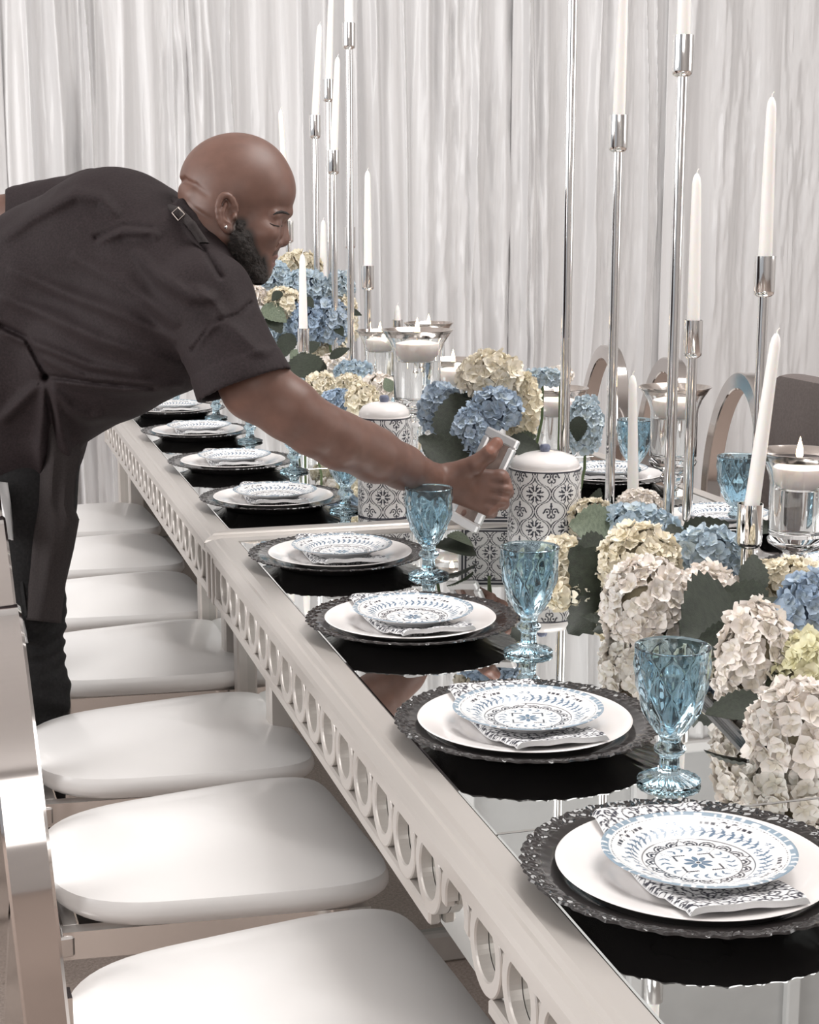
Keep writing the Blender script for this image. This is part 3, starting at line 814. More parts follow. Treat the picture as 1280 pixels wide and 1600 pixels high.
def leaf_geo():
    n = 18; V = []; F = []
    for i in range(n+1):
        t = i/n; w_ = .36*math.sin(PI*t**.80)**.85*(1-.12*t)
        w_ += (.030 if i % 2 else -.008)*(0 < i < n)
        for v in (-1, -.5, 0, .5, 1):
            z = .10*abs(v)*w_*2-.22*(t-.4)**2+.012*(i % 2)*abs(v)
            V.append((t, v*w_, z))
    for i in range(n):
        for j in range(4): q = i*5+j; F.append((q, q+5, q+6, q+1))
    V = np.array(V); F = np.array(F)
    B = V.copy(); B[:, 2] -= .006
    return np.concatenate([V, B]), np.concatenate([F, F[:, ::-1]+len(V)])
LV, LF = leaf_geo()
LEAF = {m: mk_mesh('leaf', LV, LF, MATS[m]) for m in ('leaf_green', 'leaf_pale')}
def leaf(parent, a, b, nrm, wid=1.0, m='leaf_green'):
    """leaf from a to b (world), facing nrm"""
    a, b = Vector(a), Vector(b); x = (b-a); L = x.length; x.normalize(); z = Vector(nrm); z = (z-x*z.dot(x)).normalized(); y = z.cross(x)
    M = Matrix((x, y, z)).transposed().to_4x4() @ Matrix.Diagonal((L, L*wid, L, 1)); M.translation = a
    o = obj('leaf', LEAF[m], parent); o.matrix_basis = Matrix.Translation(-Vector(parent.location)) @ M
    return o
GH = 'hydrangea heads of the table flowers'
def bloom(px, py, D, rx, rz, kind, label, near=False, ground=None, stems=True, ry=None, seed=None):
    """px,py centre in the photo, D distance, rx/rz half width/height in photo pixels"""
    c = dp(px, py, D); s = D/2460.0*(1.10 if near else 1.0); rx *= s; rz *= s; ry = (ry*s if ry else min(rx, rz)*.95)
    g0 = TZ if ground is None else ground
    t = empty('hydrangea', (c[0], c[1], c[2])); tag(t, label, 'flower', GH)
    rg = np.random.RandomState(int(px*7+py*3) % 99991)
    fs = .0175 if kind in ('blue', 'sky') else .0178
    fs *= rg.uniform(.94, 1.08)*(1.0 if near else 1.08)
    rr = max(.012, min(rx, ry, rz)); 
    if rr < .04: fs *= .78
    A = 4*PI*(((rx*ry)**1.6+(rx*rz)**1.6+(ry*rz)**1.6)/3)**(1/1.6)
    n = int(min(230, A/(fs*fs*1.25))); ga = PI*(3-5**.5)
    R = Matrix.Rotation(-YAW, 3, 'Z'); m = 'petal_'+kind
    VV = []; FF = []; CC = []; off = 0
    for i in range(n):
        z = 1-1.72*(i+.5)/n; r = math.sqrt(max(0, 1-z*z)); a = i*ga+rg.uniform(-.25, .25)
        d = Vector((r*math.cos(a), r*math.sin(a), z)); lump = 1+rg.uniform(-.10, .07)
        p = R @ Vector((d.x*(rx-fs*.35)*lump, d.y*(ry-fs*.35)*lump, d.z*(rz-fs*.35)*lump))
        nn = R @ Vector((d.x/rx, d.y/ry, d.z/rz)); nn.normalize()
        nn = nn+Vector((rg.uniform(-.3, .3), rg.uniform(-.3, .3), rg.uniform(-.2, .3)))
        M = frame_for(nn, rg.uniform(0, 6)); k = int(rg.randint(5)); sc = fs*rg.uniform(.85, 1.18)
        mm = m
        if kind == 'green': mm = 'petal_green' if d.x < .2 else 'petal_cream'
        if near:
            o = obj('floret', floret_mesh(k, mm), t); o.matrix_basis = Matrix.Translation(p) @ (M*sc).to_4x4()
        else:
            V, F, C = FG[k]; Mn = np.array(M*sc); VV.append(V @ Mn.T+np.array(p)); FF.append(F+off); CC.append(C*rg.uniform(.9, 1.05)); off += len(V)
    if not near:
        tag(obj('florets', mk_mesh('florets', np.concatenate(VV), np.concatenate(FF), MATS[m], True, np.clip(np.concatenate(CC), 0, 1)), t), kind='stuff')
    core = MB().lathe([(.001, -.80), (.55, -.62), (.82, -.2), (.84, .2), (.6, .6), (.001, .84)], 18)
    core.build('core', MATS['core_cream' if kind in ('cream', 'white', 'green') else 'core_blue'], t, scale=(rx*.76, ry*.76, rz*.76), rot=(0, 0, -YAW))
    if stems:
        zb = g0-c[2]
        MB().tube([(0, 0, -rz*.5), (.004, .01, (-rz*.5+zb)/2), (rg.uniform(-.01, .01), .02, zb+.004)], .0035, 7).build('stem', MATS['stem_green'], t)
    return t
def lf(parent, p0, D0, p1, D1, wid=1.0, m='leaf_green', nrm=None):
    leaf(parent, dp(*p0, D0), dp(*p1, D1), nrm if nrm is not None else tuple(-FWD+np.array([0, 0, .55])), wid, m)

# -- near arrangement in a black tray
a0 = Vector(at(1103, 1080, .78)); a1 = Vector(at(1192, 1172, .78)); dirn = (a1-a0).normalized(); rz = math.atan2(dirn.y, dirn.x)+PI/2
tr = empty('flower_tray', (a0.x, a0.y, TZ), rz); tag(tr, 'low black tray under the near hydrangeas, its edge showing behind the nearest goblet', 'tray')
for (x0, x1, y0, y1, z0, z1, nm) in ((0, .34, -.20, .62, 0, .003, 'tray_floor'), (0, .006, -.20, .62, .003, .013, 'rim'), (.334, .34, -.20, .62, .003, .013, 'rim'), (.006, .334, -.20, -.194, .003, .013, 'rim'), (.006, .334, .614, .62, .003, .013, 'rim')):
    MB().box(x0, x1, y0, y1, z0, z1, .002).build(nm, MATS['tray_black'], tr, False)
N1 = bloom(880, 880, 2.86, 33, 38, 'cream', 'small cream hydrangea in front of the white canister', True)
N2 = bloom(880, 945, 2.72, 38, 36, 'cream', 'cream hydrangea hanging low just right of the second goblet', True)
N3 = bloom(925, 812, 3.08, 36, 30, 'cream', 'cream hydrangea at the foot of the tall first pole', True)
N4 = bloom(1000, 790, 3.25, 32, 24, 'white', 'white hydrangea around the short candle', True)
N5 = bloom(988, 826, 2.98, 62, 34, 'sky', 'light blue hydrangea beneath the short candle', True)
N6 = bloom(998, 880, 2.72, 58, 56, 'cream', 'cream hydrangea left of the second tallest pole', True)
N7 = bloom(1012, 950, 2.42, 64, 72, 'white', 'large white hydrangea above the nearest goblet', True)
N8 = bloom(1105, 940, 2.50, 52, 52, 'white', 'white hydrangea touching the large dark leaf', True)
N9 = bloom(1108, 866, 2.80, 54, 36, 'sky', 'light blue hydrangea left of the low candlestick', True)
N10 = bloom(1228, 908, 2.52, 54, 34, 'cream', 'pale cream hydrangea behind the low stick, before the right vase', True)
N11 = bloom(1268, 955, 2.18, 46, 56, 'blue', 'deep blue hydrangea at the right edge', True)
N12 = bloom(1180, 1042, 2.05, 54, 96, 'white', 'tall white hydrangea right of the nearest goblet', True)
N13 = bloom(1266, 1055, 2.02, 56, 58, 'green', 'greenish cream hydrangea at the right edge', True)
N14 = bloom(1252, 1148, 1.87, 76, 78, 'white', 'white hydrangea lowest at the right edge, over the tray', True)
N15 = bloom(1100, 1050, 2.22, 34, 42, 'cream', 'small cream hydrangea half behind the nearest goblet', True)
N16 = bloom(1118, 1092, 2.16, 22, 20, 'blue', 'small blue hydrangea low on the tray rim behind the nearest goblet', True)
N17 = bloom(1172, 1150, 2.02, 20, 16, 'blue', 'small blue hydrangea low on the tray under the tall white one', True)
N18 = bloom(1235, 1010, 2.30, 40, 40, 'blue', 'blue hydrangea in shade below the deep blue one', True)
lf(N6, (975, 960), 2.72, (895, 855), 2.70, 1.25); lf(N6, (960, 860), 2.80, (895, 870), 2.76, 1.3)
lf(N3, (965, 835), 2.95, (893, 818), 2.90, 1.35, 'leaf_pale'); lf(N3, (925, 800), 3.1, (938, 762), 3.1, .8)
lf(N8, (1170, 960), 2.36, (1072, 985), 2.24, 1.35); lf(N8, (1195, 960), 2.34, (1108, 925), 2.42, 1.2)
lf(N8, (1168, 1000), 2.2, (1085, 1005), 2.2, 1.1); lf(N10, (1175, 935), 2.45, (1180, 862), 2.5, .75)
lf(N11, (1225, 985), 2.2, (1200, 925), 2.3, 1.1); lf(N13, (1228, 1110), 2.02, (1205, 1050), 2.0, 1.2)
lf(N9, (1070, 880), 2.85, (1048, 815), 2.9, .9); lf(N9, (1060, 850), 3.0, (1140, 815), 3.0, .9)
lf(N9, (1160, 830), 2.95, (1230, 820), 2.95, .5); lf(N7, (1000, 1010), 2.5, (930, 960), 2.5, 1.1)
lf(N7, (960, 1000), 2.5, (905, 960), 2.55, 1.0); lf(N14, (1215, 1180), 1.95, (1165, 1155), 1.98, 1.1)
rg = np.random.RandomState(5)
for i in range(24):
    q_ = rg.uniform(0, 1); w_ = rg.uniform(.03, .25)
    a = a0+dirn*(.30-q_*.95)+Vector((-dirn.y, dirn.x, 0))*w_; a.z = TZ+.020+rg.uniform(0, .02)
    an = rg.uniform(0, 6.28); d = Vector((math.cos(an), math.sin(an), rg.uniform(-.1, .12))).normalized()*rg.uniform(.06, .085)
    leaf([N7, N8, N12, N14, N6, N11][i % 6], a, a+d, (rg.uniform(-.4, .2), rg.uniform(-.6, 0), 1), rg.uniform(.9, 1.3))

# -- middle bouquet in the printed planter
c1 = bloom(766, 586, 3.16, 47, 38, 'cream', 'large cream hydrangea on top of the middle bouquet', ground=.85)
c2 = bloom(690, 640, 3.20, 33, 42, 'blue', 'blue hydrangea at the left of the middle bouquet', ground=.85)
c3 = bloom(775, 640, 3.10, 40, 34, 'blue', 'blue hydrangea under the large cream one in the middle bouquet', ground=.85)
c4 = bloom(738, 682, 3.08, 30, 46, 'blue', 'long blue hydrangea hanging just above the man\'s wrist', ground=.85)
c5 = bloom(815, 640, 3.20, 28, 56, 'cream', 'cream hydrangea right of the middle bouquet, beside the candle vase', ground=.85)
c6 = bloom(848, 590, 3.55, 28, 14, 'sky', 'small light blue hydrangea behind the rim of the middle candle vase', ground=.86)
c7 = bloom(876, 586, 3.60, 20, 13, 'white', 'small pinkish hydrangea behind the rim of the middle candle vase', ground=.86)
c8 = bloom(915, 668, 3.62, 26, 50, 'sky', 'light blue hydrangea right of the middle candle vase')
for p0, D0, p1, D1, w_, m in (((735, 735), 3.05, (655, 680), 3.05, .95, 'leaf_green'), ((720, 700), 3.12, (712, 610), 3.16, 1.2, 'leaf_green'), ((735, 650), 3.2, (700, 690), 3.12, 1.2, 'leaf_green'), ((790, 690), 3.12, (850, 705), 3.12, .9, 'leaf_green'),  # the leaf pair in the left gap stands in for shade between blooms
                              ((760, 720), 3.06, (705, 755), 3.03, 1.0, 'leaf_green'), ((800, 700), 3.2, (835, 680), 3.14, .9, 'leaf_pale'), ((700, 720), 3.1, (660, 700), 3.12, .9, 'leaf_green'), ((720, 640), 3.22, (745, 615), 3.2, 1.3, 'leaf_green')):
    lf(c4, p0, D0, p1, D1, w_, m)
lf(c8, (905, 650), 3.5, (902, 690), 3.5, 1.0)
for p0, p1, m in (((745, 862), (680, 850), 'leaf_green'), ((740, 850), (700, 835), 'leaf_pale')): lf(c4, p0, 2.98, p1, 2.95, 1.1, m, (0, -.4, 1))
# -- low flowers beyond the taller canister
for i, (px, py, D, rx, rz_, k, lb) in enumerate([
        (500, 605, 4.35, 24, 22, 'cream', 'cream hydrangea just above the man\'s elbow'), (530, 628, 4.25, 30, 20, 'blue', 'dark blue hydrangea just above the man\'s forearm'),
        (567, 628, 4.10, 26, 28, 'cream', 'cream hydrangea left of the taller canister lid'), (545, 603, 4.55, 22, 18, 'cream', 'cream hydrangea between the feet of two far poles'),
        (520, 575, 4.75, 26, 22, 'white', 'pinkish hydrangea behind the far poles'), (552, 580, 4.70, 28, 16, 'sky', 'pale blue hydrangea behind the far poles'),
        (590, 605, 4.40, 30, 20, 'white', 'white hydrangea at the foot of the lowest far pole'), (462, 588, 4.6, 12, 14, 'cream', 'tiny cream hydrangea at the edge of the man\'s sleeve'),
        (475, 596, 4.45, 14, 10, 'sky', 'tiny blue hydrangea at the edge of the man\'s sleeve')]):
    b = bloom(px, py, D, rx, rz_, k, lb)
    if i == 0:
        lf(b, (482, 590), 4.42, (470, 548), 4.50, 1.25); lf(b, (505, 585), 4.5, (500, 560), 4.5, .9); lf(b, (455, 565), 4.7, (478, 548), 4.7, 1.4, 'leaf_pale'); lf(b, (478, 548), 4.6, (500, 535), 4.6, 1.2)
    if i == 6: lf(b, (612, 612), 4.3, (602, 590), 4.3, 1.2, 'leaf_pale'); lf(b, (515, 560), 4.6, (546, 543), 4.6, .7)
# -- tall bouquet far behind the face, in a glass vase
vp = dp(470, 560, 5.25)
vz = empty('bouquet_vase', (vp[0], vp[1], TZ)); tag(vz, 'clear glass vase under the tall far bouquet, mostly hidden', 'vase')
MB().lathe([(.0005, 0), (.05, 0), (.055, .004), (.05, .10), (.062, .20), (.059, .20), (.047, .10), (.05, .01), (.0005, .01)], 32, caps=False).build('vase_glass', MATS['clear_glass'], vz)
for i, (px, py, D, rx, rz_, k, lb) in enumerate([
        (468, 415, 5.25, 34, 22, 'cream', 'cream hydrangea on top of the tall far bouquet'), (424, 432, 5.15, 30, 24, 'sky', 'light blue hydrangea by the man\'s chin'),
        (478, 448, 5.10, 34, 26, 'sky', 'light blue hydrangea at the centre of the tall far bouquet'), (443, 478, 5.05, 30, 28, 'cream', 'cream hydrangea in the tall far bouquet, between two poles'),
        (388, 462, 5.05, 30, 18, 'white', 'pinkish hydrangea against the man\'s collar'), (428, 520, 5.05, 28, 32, 'sky', 'light blue hydrangea against the man\'s shoulder'),
        (478, 505, 5.05, 32, 36, 'blue', 'blue hydrangea behind the lowest far candle'), (515, 505, 5.08, 28, 40, 'blue', 'blue hydrangea at the right of the tall far bouquet'),
        (532, 450, 5.25, 22, 26, 'sky', 'light blue hydrangea behind the tallest far pole'), (538, 500, 5.25, 20, 42, 'cream', 'long cream hydrangea at the right side of the tall far bouquet'),
        (512, 548, 5.15, 28, 18, 'cream', 'cream hydrangea at the bottom of the tall far bouquet')]):
    b = bloom(px, py, D, rx, rz_, k, lb, ground=.93)
    if i == 3:
        for p0, p1, m in (((410, 478), (448, 502), 'leaf_pale'), ((455, 520), (440, 560), 'leaf_green'), ((475, 465), (490, 480), 'leaf_green'), ((420, 490), (440, 520), 'leaf_green'), ((400, 470), (385, 490), 'leaf_green'), ((440, 455), (425, 470), 'leaf_green')): lf(b, p0, 5.0, p1, 4.98, 1.0, m)
    if i == 9:
        lf(b, (540, 485), 5.2, (566, 492), 5.2, .7); lf(b, (525, 510), 5.05, (536, 524), 5.0, .7)
# ------------------------------------------------------------------ the man: surfaces grown from blended volumes
mat('skin', (.17, .085, .062), .46, vcol=True, var=.10, vscale=45, sss=.06, bump=.10, bscale=420, bdist=.001)
mat('beard_hair', (.022, .017, .015), .75, var=.5, vscale=220, bump=.9, bscale=330, bdist=.004)
mat('shirt_cloth', (.024, .0170, .0182), .74, var=.25, vscale=260, bump=.35, bscale=700, bdist=.001)
mat('apron_cloth', (.034, .028, .028), .82, var=.18, vscale=300, bump=.3, bscale=700, bdist=.001)
mat('denim', (.015, .0145, .015), .85, var=.25, vscale=200, bump=.3, bscale=600, bdist=.001)
for n_ in ('shirt_cloth', 'apron_cloth', 'denim'): MATS[n_].node_tree.nodes['Principled BSDF'].inputs['Specular IOR Level'].default_value = .22
mat('towel_cloth', (.82, .82, .83), .85, var=.04, bump=.3, bscale=150)
mat('shoe_leather', (.02, .018, .017), .4, var=.1)
CAMM = np.stack([RGT, FWD, UPV], 1)
def q(px, py, D): return np.array([(px-640)/FPX*D, D, -(py-800)/FPX*D])
def wl(x, y, z): return CAMM.T @ (np.array([x, y, z])-CPOS)       # world -> view-aligned working space
def d_cap(P, a, b, ra, rb):
    ba = b-a; t = np.clip(((P-a) @ ba)/(ba @ ba), 0, 1)
    return np.linalg.norm(P-a-t[:, None]*ba, axis=1)-(ra+(rb-ra)*t)
def d_ell(P, c, r):
    k = (P-c)/r; k0 = np.linalg.norm(k, axis=1); k1 = np.linalg.norm(k/r, axis=1)
    return np.where(k0 < 1e-6, -min(r), k0*(k0-1)/np.maximum(k1, 1e-6))
def smin(a, b, k): h = np.clip(.5+.5*(b-a)/k, 0, 1); return b+(a-b)*h-k*h*(1-h)
def smax(a, b, k): return -smin(-a, -b, k)
def chain(P, pts, k=.01):
    """pts: (px,py,D,r_px)"""
    d = None
    for (a, b) in zip(pts[:-1], pts[1:]):
        e = d_cap(P, q(*a[:3]), q(*b[:3]), a[3]*a[2]/FPX, b[3]*b[2]/FPX); d = e if d is None else smin(d, e, k)
    return d
def grow(f, lo, hi, h):
    lo = np.array(lo, float); n = np.ceil((np.array(hi)-lo)/h/8).astype(int)*8+1; B = 8
    nb = (n-1)//B
    ci = np.stack(np.meshgrid(*[np.arange(k) for k in nb], indexing='ij'), -1).reshape(-1, 3)
    dc = f(lo+(ci*B+B/2)*h)
    A = np.ones(n, np.float32)*9
    sgn = np.where(dc < 0, -9, 9).astype(np.float32)
    A[:-1, :-1, :-1] = np.repeat(np.repeat(np.repeat(sgn.reshape(nb), B, 0), B, 1), B, 2)
    act = ci[np.abs(dc) < B*h*1.35]
    loc = np.stack(np.meshgrid(*[np.arange(B+1)]*3, indexing='ij'), -1).reshape(-1, 3)
    for s in range(0, len(act), 400):
        idx = (act[s:s+400, None, :]*B+loc[None]).reshape(-1, 3)
        A[idx[:, 0], idx[:, 1], idx[:, 2]] = f(lo+idx*h)
    S = A < 0
    cs = np.zeros(np.array(n)-1, np.uint8)
    cor = [(i, j, k) for i in (0, 1) for j in (0, 1) for k in (0, 1)]
    for (i, j, k) in cor: cs += S[i:n[0]-1+i, j:n[1]-1+j, k:n[2]-1+k]
    cells = np.argwhere((cs > 0) & (cs < 8)); vid = -np.ones(cs.shape, np.int32); vid[tuple(cells.T)] = np.arange(len(cells))
    val = np.stack([A[cells[:, 0]+i, cells[:, 1]+j, cells[:, 2]+k] for (i, j, k) in cor], 1)
    acc = np.zeros((len(cells), 3)); cnt = np.zeros(len(cells))
    for a in range(8):
        for b in range(a+1, 8):
            df = np.array(cor[b])-np.array(cor[a])
            if np.abs(df).sum() != 1: continue
            va, vb = val[:, a], val[:, b]; m = (va < 0) != (vb < 0)
            t = np.where(m, va/np.where(m, va-vb, 1), 0)
            acc[m] += (np.array(cor[a])+t[:, None]*df)[m]; cnt[m] += 1
    V = lo+(cells+acc/cnt[:, None])*h; F = []
    for ax in range(3):
        sl0 = [slice(1, -1)]*3; sl0[ax] = slice(0, -1); sl1 = list(sl0); sl1[ax] = slice(1, None)
        e0, e1 = S[tuple(sl0)], S[tuple(sl1)]
        ed = np.argwhere(e0 != e1); neg = e0[tuple(ed.T)]
        o = np.ones(3, int); o[ax] = 0; ed = ed+o
        u, w_ = [(1, 2), (2, 0), (0, 1)][ax]
        du = np.zeros(3, int); du[u] = 1; dw = np.zeros(3, int); dw[w_] = 1
        g = lambda c: vid[tuple(c.T)]
        qd = np.stack([g(ed-du-dw), g(ed-dw), g(ed), g(ed-du)], 1); qd[~neg] = qd[~neg][:, ::-1]; F.append(qd)
    return V, np.concatenate(F)
def person_mesh(name, V, F, m, parent, cols=None):
    W = V @ CAMM.T+CPOS-np.array(parent.location)
    return obj(name, mk_mesh(name, W, F, MATS[m], True, cols), parent)
def pix(P): return 640+FPX*P[:, 0]/P[:, 1], 800-FPX*P[:, 2]/P[:, 1]
def seg2(px, py, a, b):
    bx, by = b[0]-a[0], b[1]-a[1]; t = np.clip(((px-a[0])*bx+(py-a[1])*by)/(bx*bx+by*by), 0, 1)
    return np.hypot(px-a[0]-t*bx, py-a[1]-t*by), t
def poly2(px, py, pts): return np.min([seg2(px, py, a, b)[0] for a, b in zip(pts[:-1], pts[1:])], axis=0)

def fold_at(px, py, pts, w_, a):
    """soft ridge along a polyline, fading out at both ends"""
    L = [math.hypot(q_[0]-p_[0], q_[1]-p_[1]) for p_, q_ in zip(pts[:-1], pts[1:])]; T = sum(L); acc = 0
    best = np.full(px.shape, 1e9); s = np.zeros(px.shape)
    for (p_, q_), l in zip(zip(pts[:-1], pts[1:]), L):
        d_, t = seg2(px, py, p_, q_); m = d_ < best; best[m] = d_[m]; s[m] = ((acc+t*l)/T)[m]; acc += l
    return a*np.sqrt(np.clip(4*s*(1-s), 0, 1))*np.exp(-(best/(w_*(.75+.5*np.sqrt(np.clip(4*s*(1-s), 0, 1)))))**2)
man = empty('person', (.09, 2.97, 0)); tag(man, 'bald bearded man in a dark shirt and apron leaning over the table with a frame', 'person')
# ---- head, in photo-pixel units around the ear canal plane (1 unit = 1.12 mm at his distance)
HD = 2.79; HK = HD/FPX
def head_space(P):
    u, v = pix(P); w_ = (P[:, 1]-HD)/HK-.07*(u-370)
    return np.stack([u, w_, v], 1)
def hE(H, c, r): return d_ell(H, np.array(c, float), np.array(r, float))
def hC(H, a, b, ra, rb): return d_cap(H, np.array(a, float), np.array(b, float), ra, rb)
def head(P):
    G = head_space(P); H = G.copy(); H[:, 1] = -np.abs(H[:, 1])      # mirror both halves
    d = hE(H, (368, 0, 284), (88, 71, 77))
    d = smin(d, hE(H, (414, 0, 300), (48, 54, 48)), 14)
    d = smin(d, hE(H, (398, 0, 356), (46, 55, 62)), 16)
    d = smin(d, hE(H, (345, 0, 318), (58, 62, 52)), 16)
    d = smin(d, hC(H, (362, -47, 366), (402, -20, 424), 20, 17), 16)
    d = smin(d, hE(H, (403, 0, 424), (22, 24, 19)), 12)
    d = smin(d, hE(H, (414, -40, 363), (22, 16, 17)), 12)           # cheekbone
    d = smin(d, hC(H, (449, -4, 332), (430, -44, 336), 9, 7), 9)    # brow
    d = smax(d, -hE(H, (452, -36, 350), (12, 15, 8)), 8)            # eye socket
    d = smin(d, hE(H, (426, -32, 350), (13.5, 16, 10)), 5)             # closed lid over the eye
    d = smin(d, hC(H, (441, 0, 344), (444, 0, 372), 6.5, 9), 7)     # nose
    d = smin(d, hE(H, (441, 0, 377), (10.5, 11, 9)), 5)
    d = smin(d, hE(H, (433, -12, 380), (8.5, 7, 7)), 4)
    d = smax(d, -hE(H, (437, -7, 388), (5, 4, 4)), 3)
    d = smin(d, hE(H, (409, 0, 402), (19, 36, 24)), 10)              # muzzle
    d = smin(d, hE(H, (424, 0, 401), (11, 23, 6)), 3)
    d = smin(d, hE(H, (420, 0, 413), (10.5, 20, 6)), 3)
    d = smax(d, -hC(H, (437, 0, 407.3), (409, -27, 411), 2.0, 1.4), 2.0)
    d = smax(d, -hC(H, (437, -17, 372), (430, -22, 386), 1.5, 1.5), 5)   # nostril wing groove
    # neck with the fold at the nape
    d = smin(d, hC(H, (342, 0, 336), (282, 0, 420), 60, 62), 16)
    d = smin(d, hE(H, (303, 0, 303), (23, 46, 18)), 9)
    for a, b in (((280, 0, 284), (288, -28, 281)), ((288, -28, 281), (304, -52, 290)), ((304, -52, 290), (322, -66, 304))):
        d = smax(d, -hC(H, a, b, 3.4, 2.8), 6)
    d = smax(d, -hC(H, (290, -46, 318), (330, -66, 345), 2, 1.5), 8)
    # ear
    m = (np.abs(G[:, 0]-353) < 40) & (np.abs(G[:, 2]-334) < 50) & (np.abs(H[:, 1]) > 40)
    if m.any():
        Q = H[m]
        e = hE(Q, (354, -69, 334), (15, 6, 27))
        hp = [(355+14.5*math.cos(g_)-2.5*math.sin(g_), -67-13*math.sin(min(PI, max(0, (g_+.2)*.55))), 332-27.5*math.sin(g_)) for g_ in np.radians(np.linspace(5, 275, 15))]
        for a, b in zip(hp[:-1], hp[1:]): e = smin(e, hC(Q, a, b, 4.6, 4.6), 3)
        ah = [(353, -76, 318), (348, -78, 330), (350, -77, 344), (360, -74, 350)]
        for a, b in zip(ah[:-1], ah[1:]): e = smin(e, hC(Q, a, b, 3.2, 3.2), 3)
        e = smin(e, hE(Q, (356, -73, 358), (8, 6, 8)), 4)
        e = smax(e, -hE(Q, (360, -80, 334), (8, 9, 12)), 3)
        e = smax(e, -hC(Q, (357, -82, 312), (345, -84, 326), 2.6, 2.6), 2.5)
        e = smin(e, hE(Q, (367, -72, 339), (4.5, 6, 6)), 3)
        d[m] = smin(d[m], e, 4)
    return d*HK
def hand(P):
    K = .006
    d = chain(P, [(672, 748, 2.93, 26), (700, 752, 2.94, 25), (722, 756, 2.945, 24)], K)
    kn = [((705, 744), (781, 748), 15.5, 13.5), ((708, 752), (786, 764), 15.5, 13.5), ((706, 762), (781, 782), 15, 12.5), ((702, 768), (765, 796), 14.5, 11)]
    for i, (a, b, ra, rb) in enumerate(kn):
        d = smin(d, chain(P, [(*a, 2.945, ra), (*b, 2.952, rb)]), .010)
    for i, (a, b, ra, rb) in enumerate(kn):                        # knuckles, then fingers closing round the frame's edge
        d = smin(d, d_ell(P, q(b[0]+1, b[1]-1, 2.950), np.array([rb+1.5, rb+1.5, rb+.5])*2.95/FPX), .005)
        f = chain(P, [(b[0], b[1], 2.955, rb-1), (b[0]+7-i, b[1]+5, 2.992, rb-2.5)], .002)
        f = smin(f, chain(P, [(b[0]+7-i, b[1]+5, 2.992, rb-2.5), (b[0]-12-i*2, b[1]+8, 3.020, rb-3.5), (b[0]-32-i*2, b[1]+6, 3.022, rb-4.5)], .002), .003)
        d = smin(d, f, .003)
    for i in range(3):                                             # grooves between the knuckles
        a = np.array(kn[i][1]); b = np.array(kn[i+1][1]); c = (a+b)/2
        d = smax(d, -chain(P, [(c[0]-14, c[1]-3, 2.932, 1.5), (c[0]+16, c[1]+1, 2.938, 2.5)]), .007)
    t = chain(P, [(706, 742, 2.935, 19), (742, 727, 2.922, 15.5), (764, 709, 2.918, 12.2), (776, 693, 2.925, 10.5)], .004)
    t = smin(t, d_ell(P, q(764, 710, 2.917), np.array([13, 12.5, 13])*2.92/FPX), .004)
    d = smin(d, t, .010)
    d = smax(d, -chain(P, [(758, 735, 2.915, 1.5), (780, 726, 2.925, 4)]), .006)
    return d
ARM = [(318, 466, 2.70, 52), (400, 604, 2.63, 53), (452, 640, 2.64, 47), (490, 668, 2.665, 42.5), (530, 690, 2.70, 42), (585, 712, 2.77, 40.5), (630, 730, 2.84, 33), (672, 748, 2.92, 25.5)]
def body(P):
    px, py = pix(P)
    d = chain(P, ARM, .016)
    d = smin(d, chain(P, [(520, 664, 2.67, 22), (570, 688, 2.74, 26), (620, 716, 2.82, 18)], .01), .02)   # forearm muscle
    d = smin(d, chain(P, [(275, 445, 2.82, 78), (200, 440, 2.88, 80)], .01), .03)
    d = smin(d, chain(P, [(170, 360, 3.02, 60), (60, 345, 3.12, 46), (-30, 350, 3.15, 42), (-120, 410, 3.10, 36)], .01), .03)
    m = px < 20                                                     # far forearm bent back, its hand on his hip
    if m.any():
        Q = P[m]; e = chain(Q, [(-120, 410, 3.10, 36), (-98, 490, 3.08, 33), (-66, 565, 3.09, 22), (-50, 592, 3.10, 24)], .01)
        for k, (x, y) in enumerate(((2, 588), (6, 606), (2, 623), (-8, 638))):
            e = smin(e, chain(Q, [(-54+k*2, 588+k*9, 3.10, 13), (-26+k*2, 592+k*12, 3.09, 10.5), (x, y, 3.10, 8.5)], .004), .006)
        e = smin(e, chain(Q, [(-58, 575, 3.09, 13), (-36, 566, 3.06, 11), (-16, 566, 3.06, 9)], .004), .008)
        d[m] = smin(d[m], e, .01)
    m = px > 640
    if m.any(): d[m] = smin(d[m], hand(P[m]), .008)
    m = (px < 520) & (py < 520)
    if m.any(): d[m] = smin(d[m], head(P[m]), .02)
    return d
def beard_region(px, py):
    r = np.min([seg2(px, py, a, b)[0]-w_ for a, b, w_ in (((376, 350), (377, 372), 10), ((377, 374), (382, 398), 20), ((380, 398), (394, 424), 24), ((394, 424), (404, 435), 17), ((366, 385), (360, 414), 13), ((404, 430), (414, 431), 8), ((412, 404), (417, 428), 4))], axis=0)
    return r
lo, hi = np.array([-.46, 2.40, -.14]), np.array([.24, 3.22, .72])
lo = np.array([q(-190, 0, 3.15)[0], 2.50, q(0, 850, 2.9)[2]]); hi = np.array([q(830, 0, 2.9)[0], 3.24, q(0, 190, 2.8)[2]])
bV, bF = grow(body, lo, hi, .0024)
px, py = pix(bV)
G = head_space(bV); hm = (px < 480) & (py < 470) & (px > 300)
col = np.tile(np.array([.150, .078, .059]), (len(bV), 1))
near = G[:, 1] < 0
col[hm & (np.abs(G[:, 1]) < 60)] *= 1.0
lip = hm & (hE(G, (424, 0, 402), (13, 24, 7)) < 0) | hm & (hE(G, (421, 0, 413), (13, 22, 8)) < 0)
col[lip] = (.19, .095, .080)
st = np.clip(-beard_region(px, py)/9+.75, 0, 1)[:, None]*hm[:, None]
col = col*(1-st)+np.array([.035, .024, .02])*st
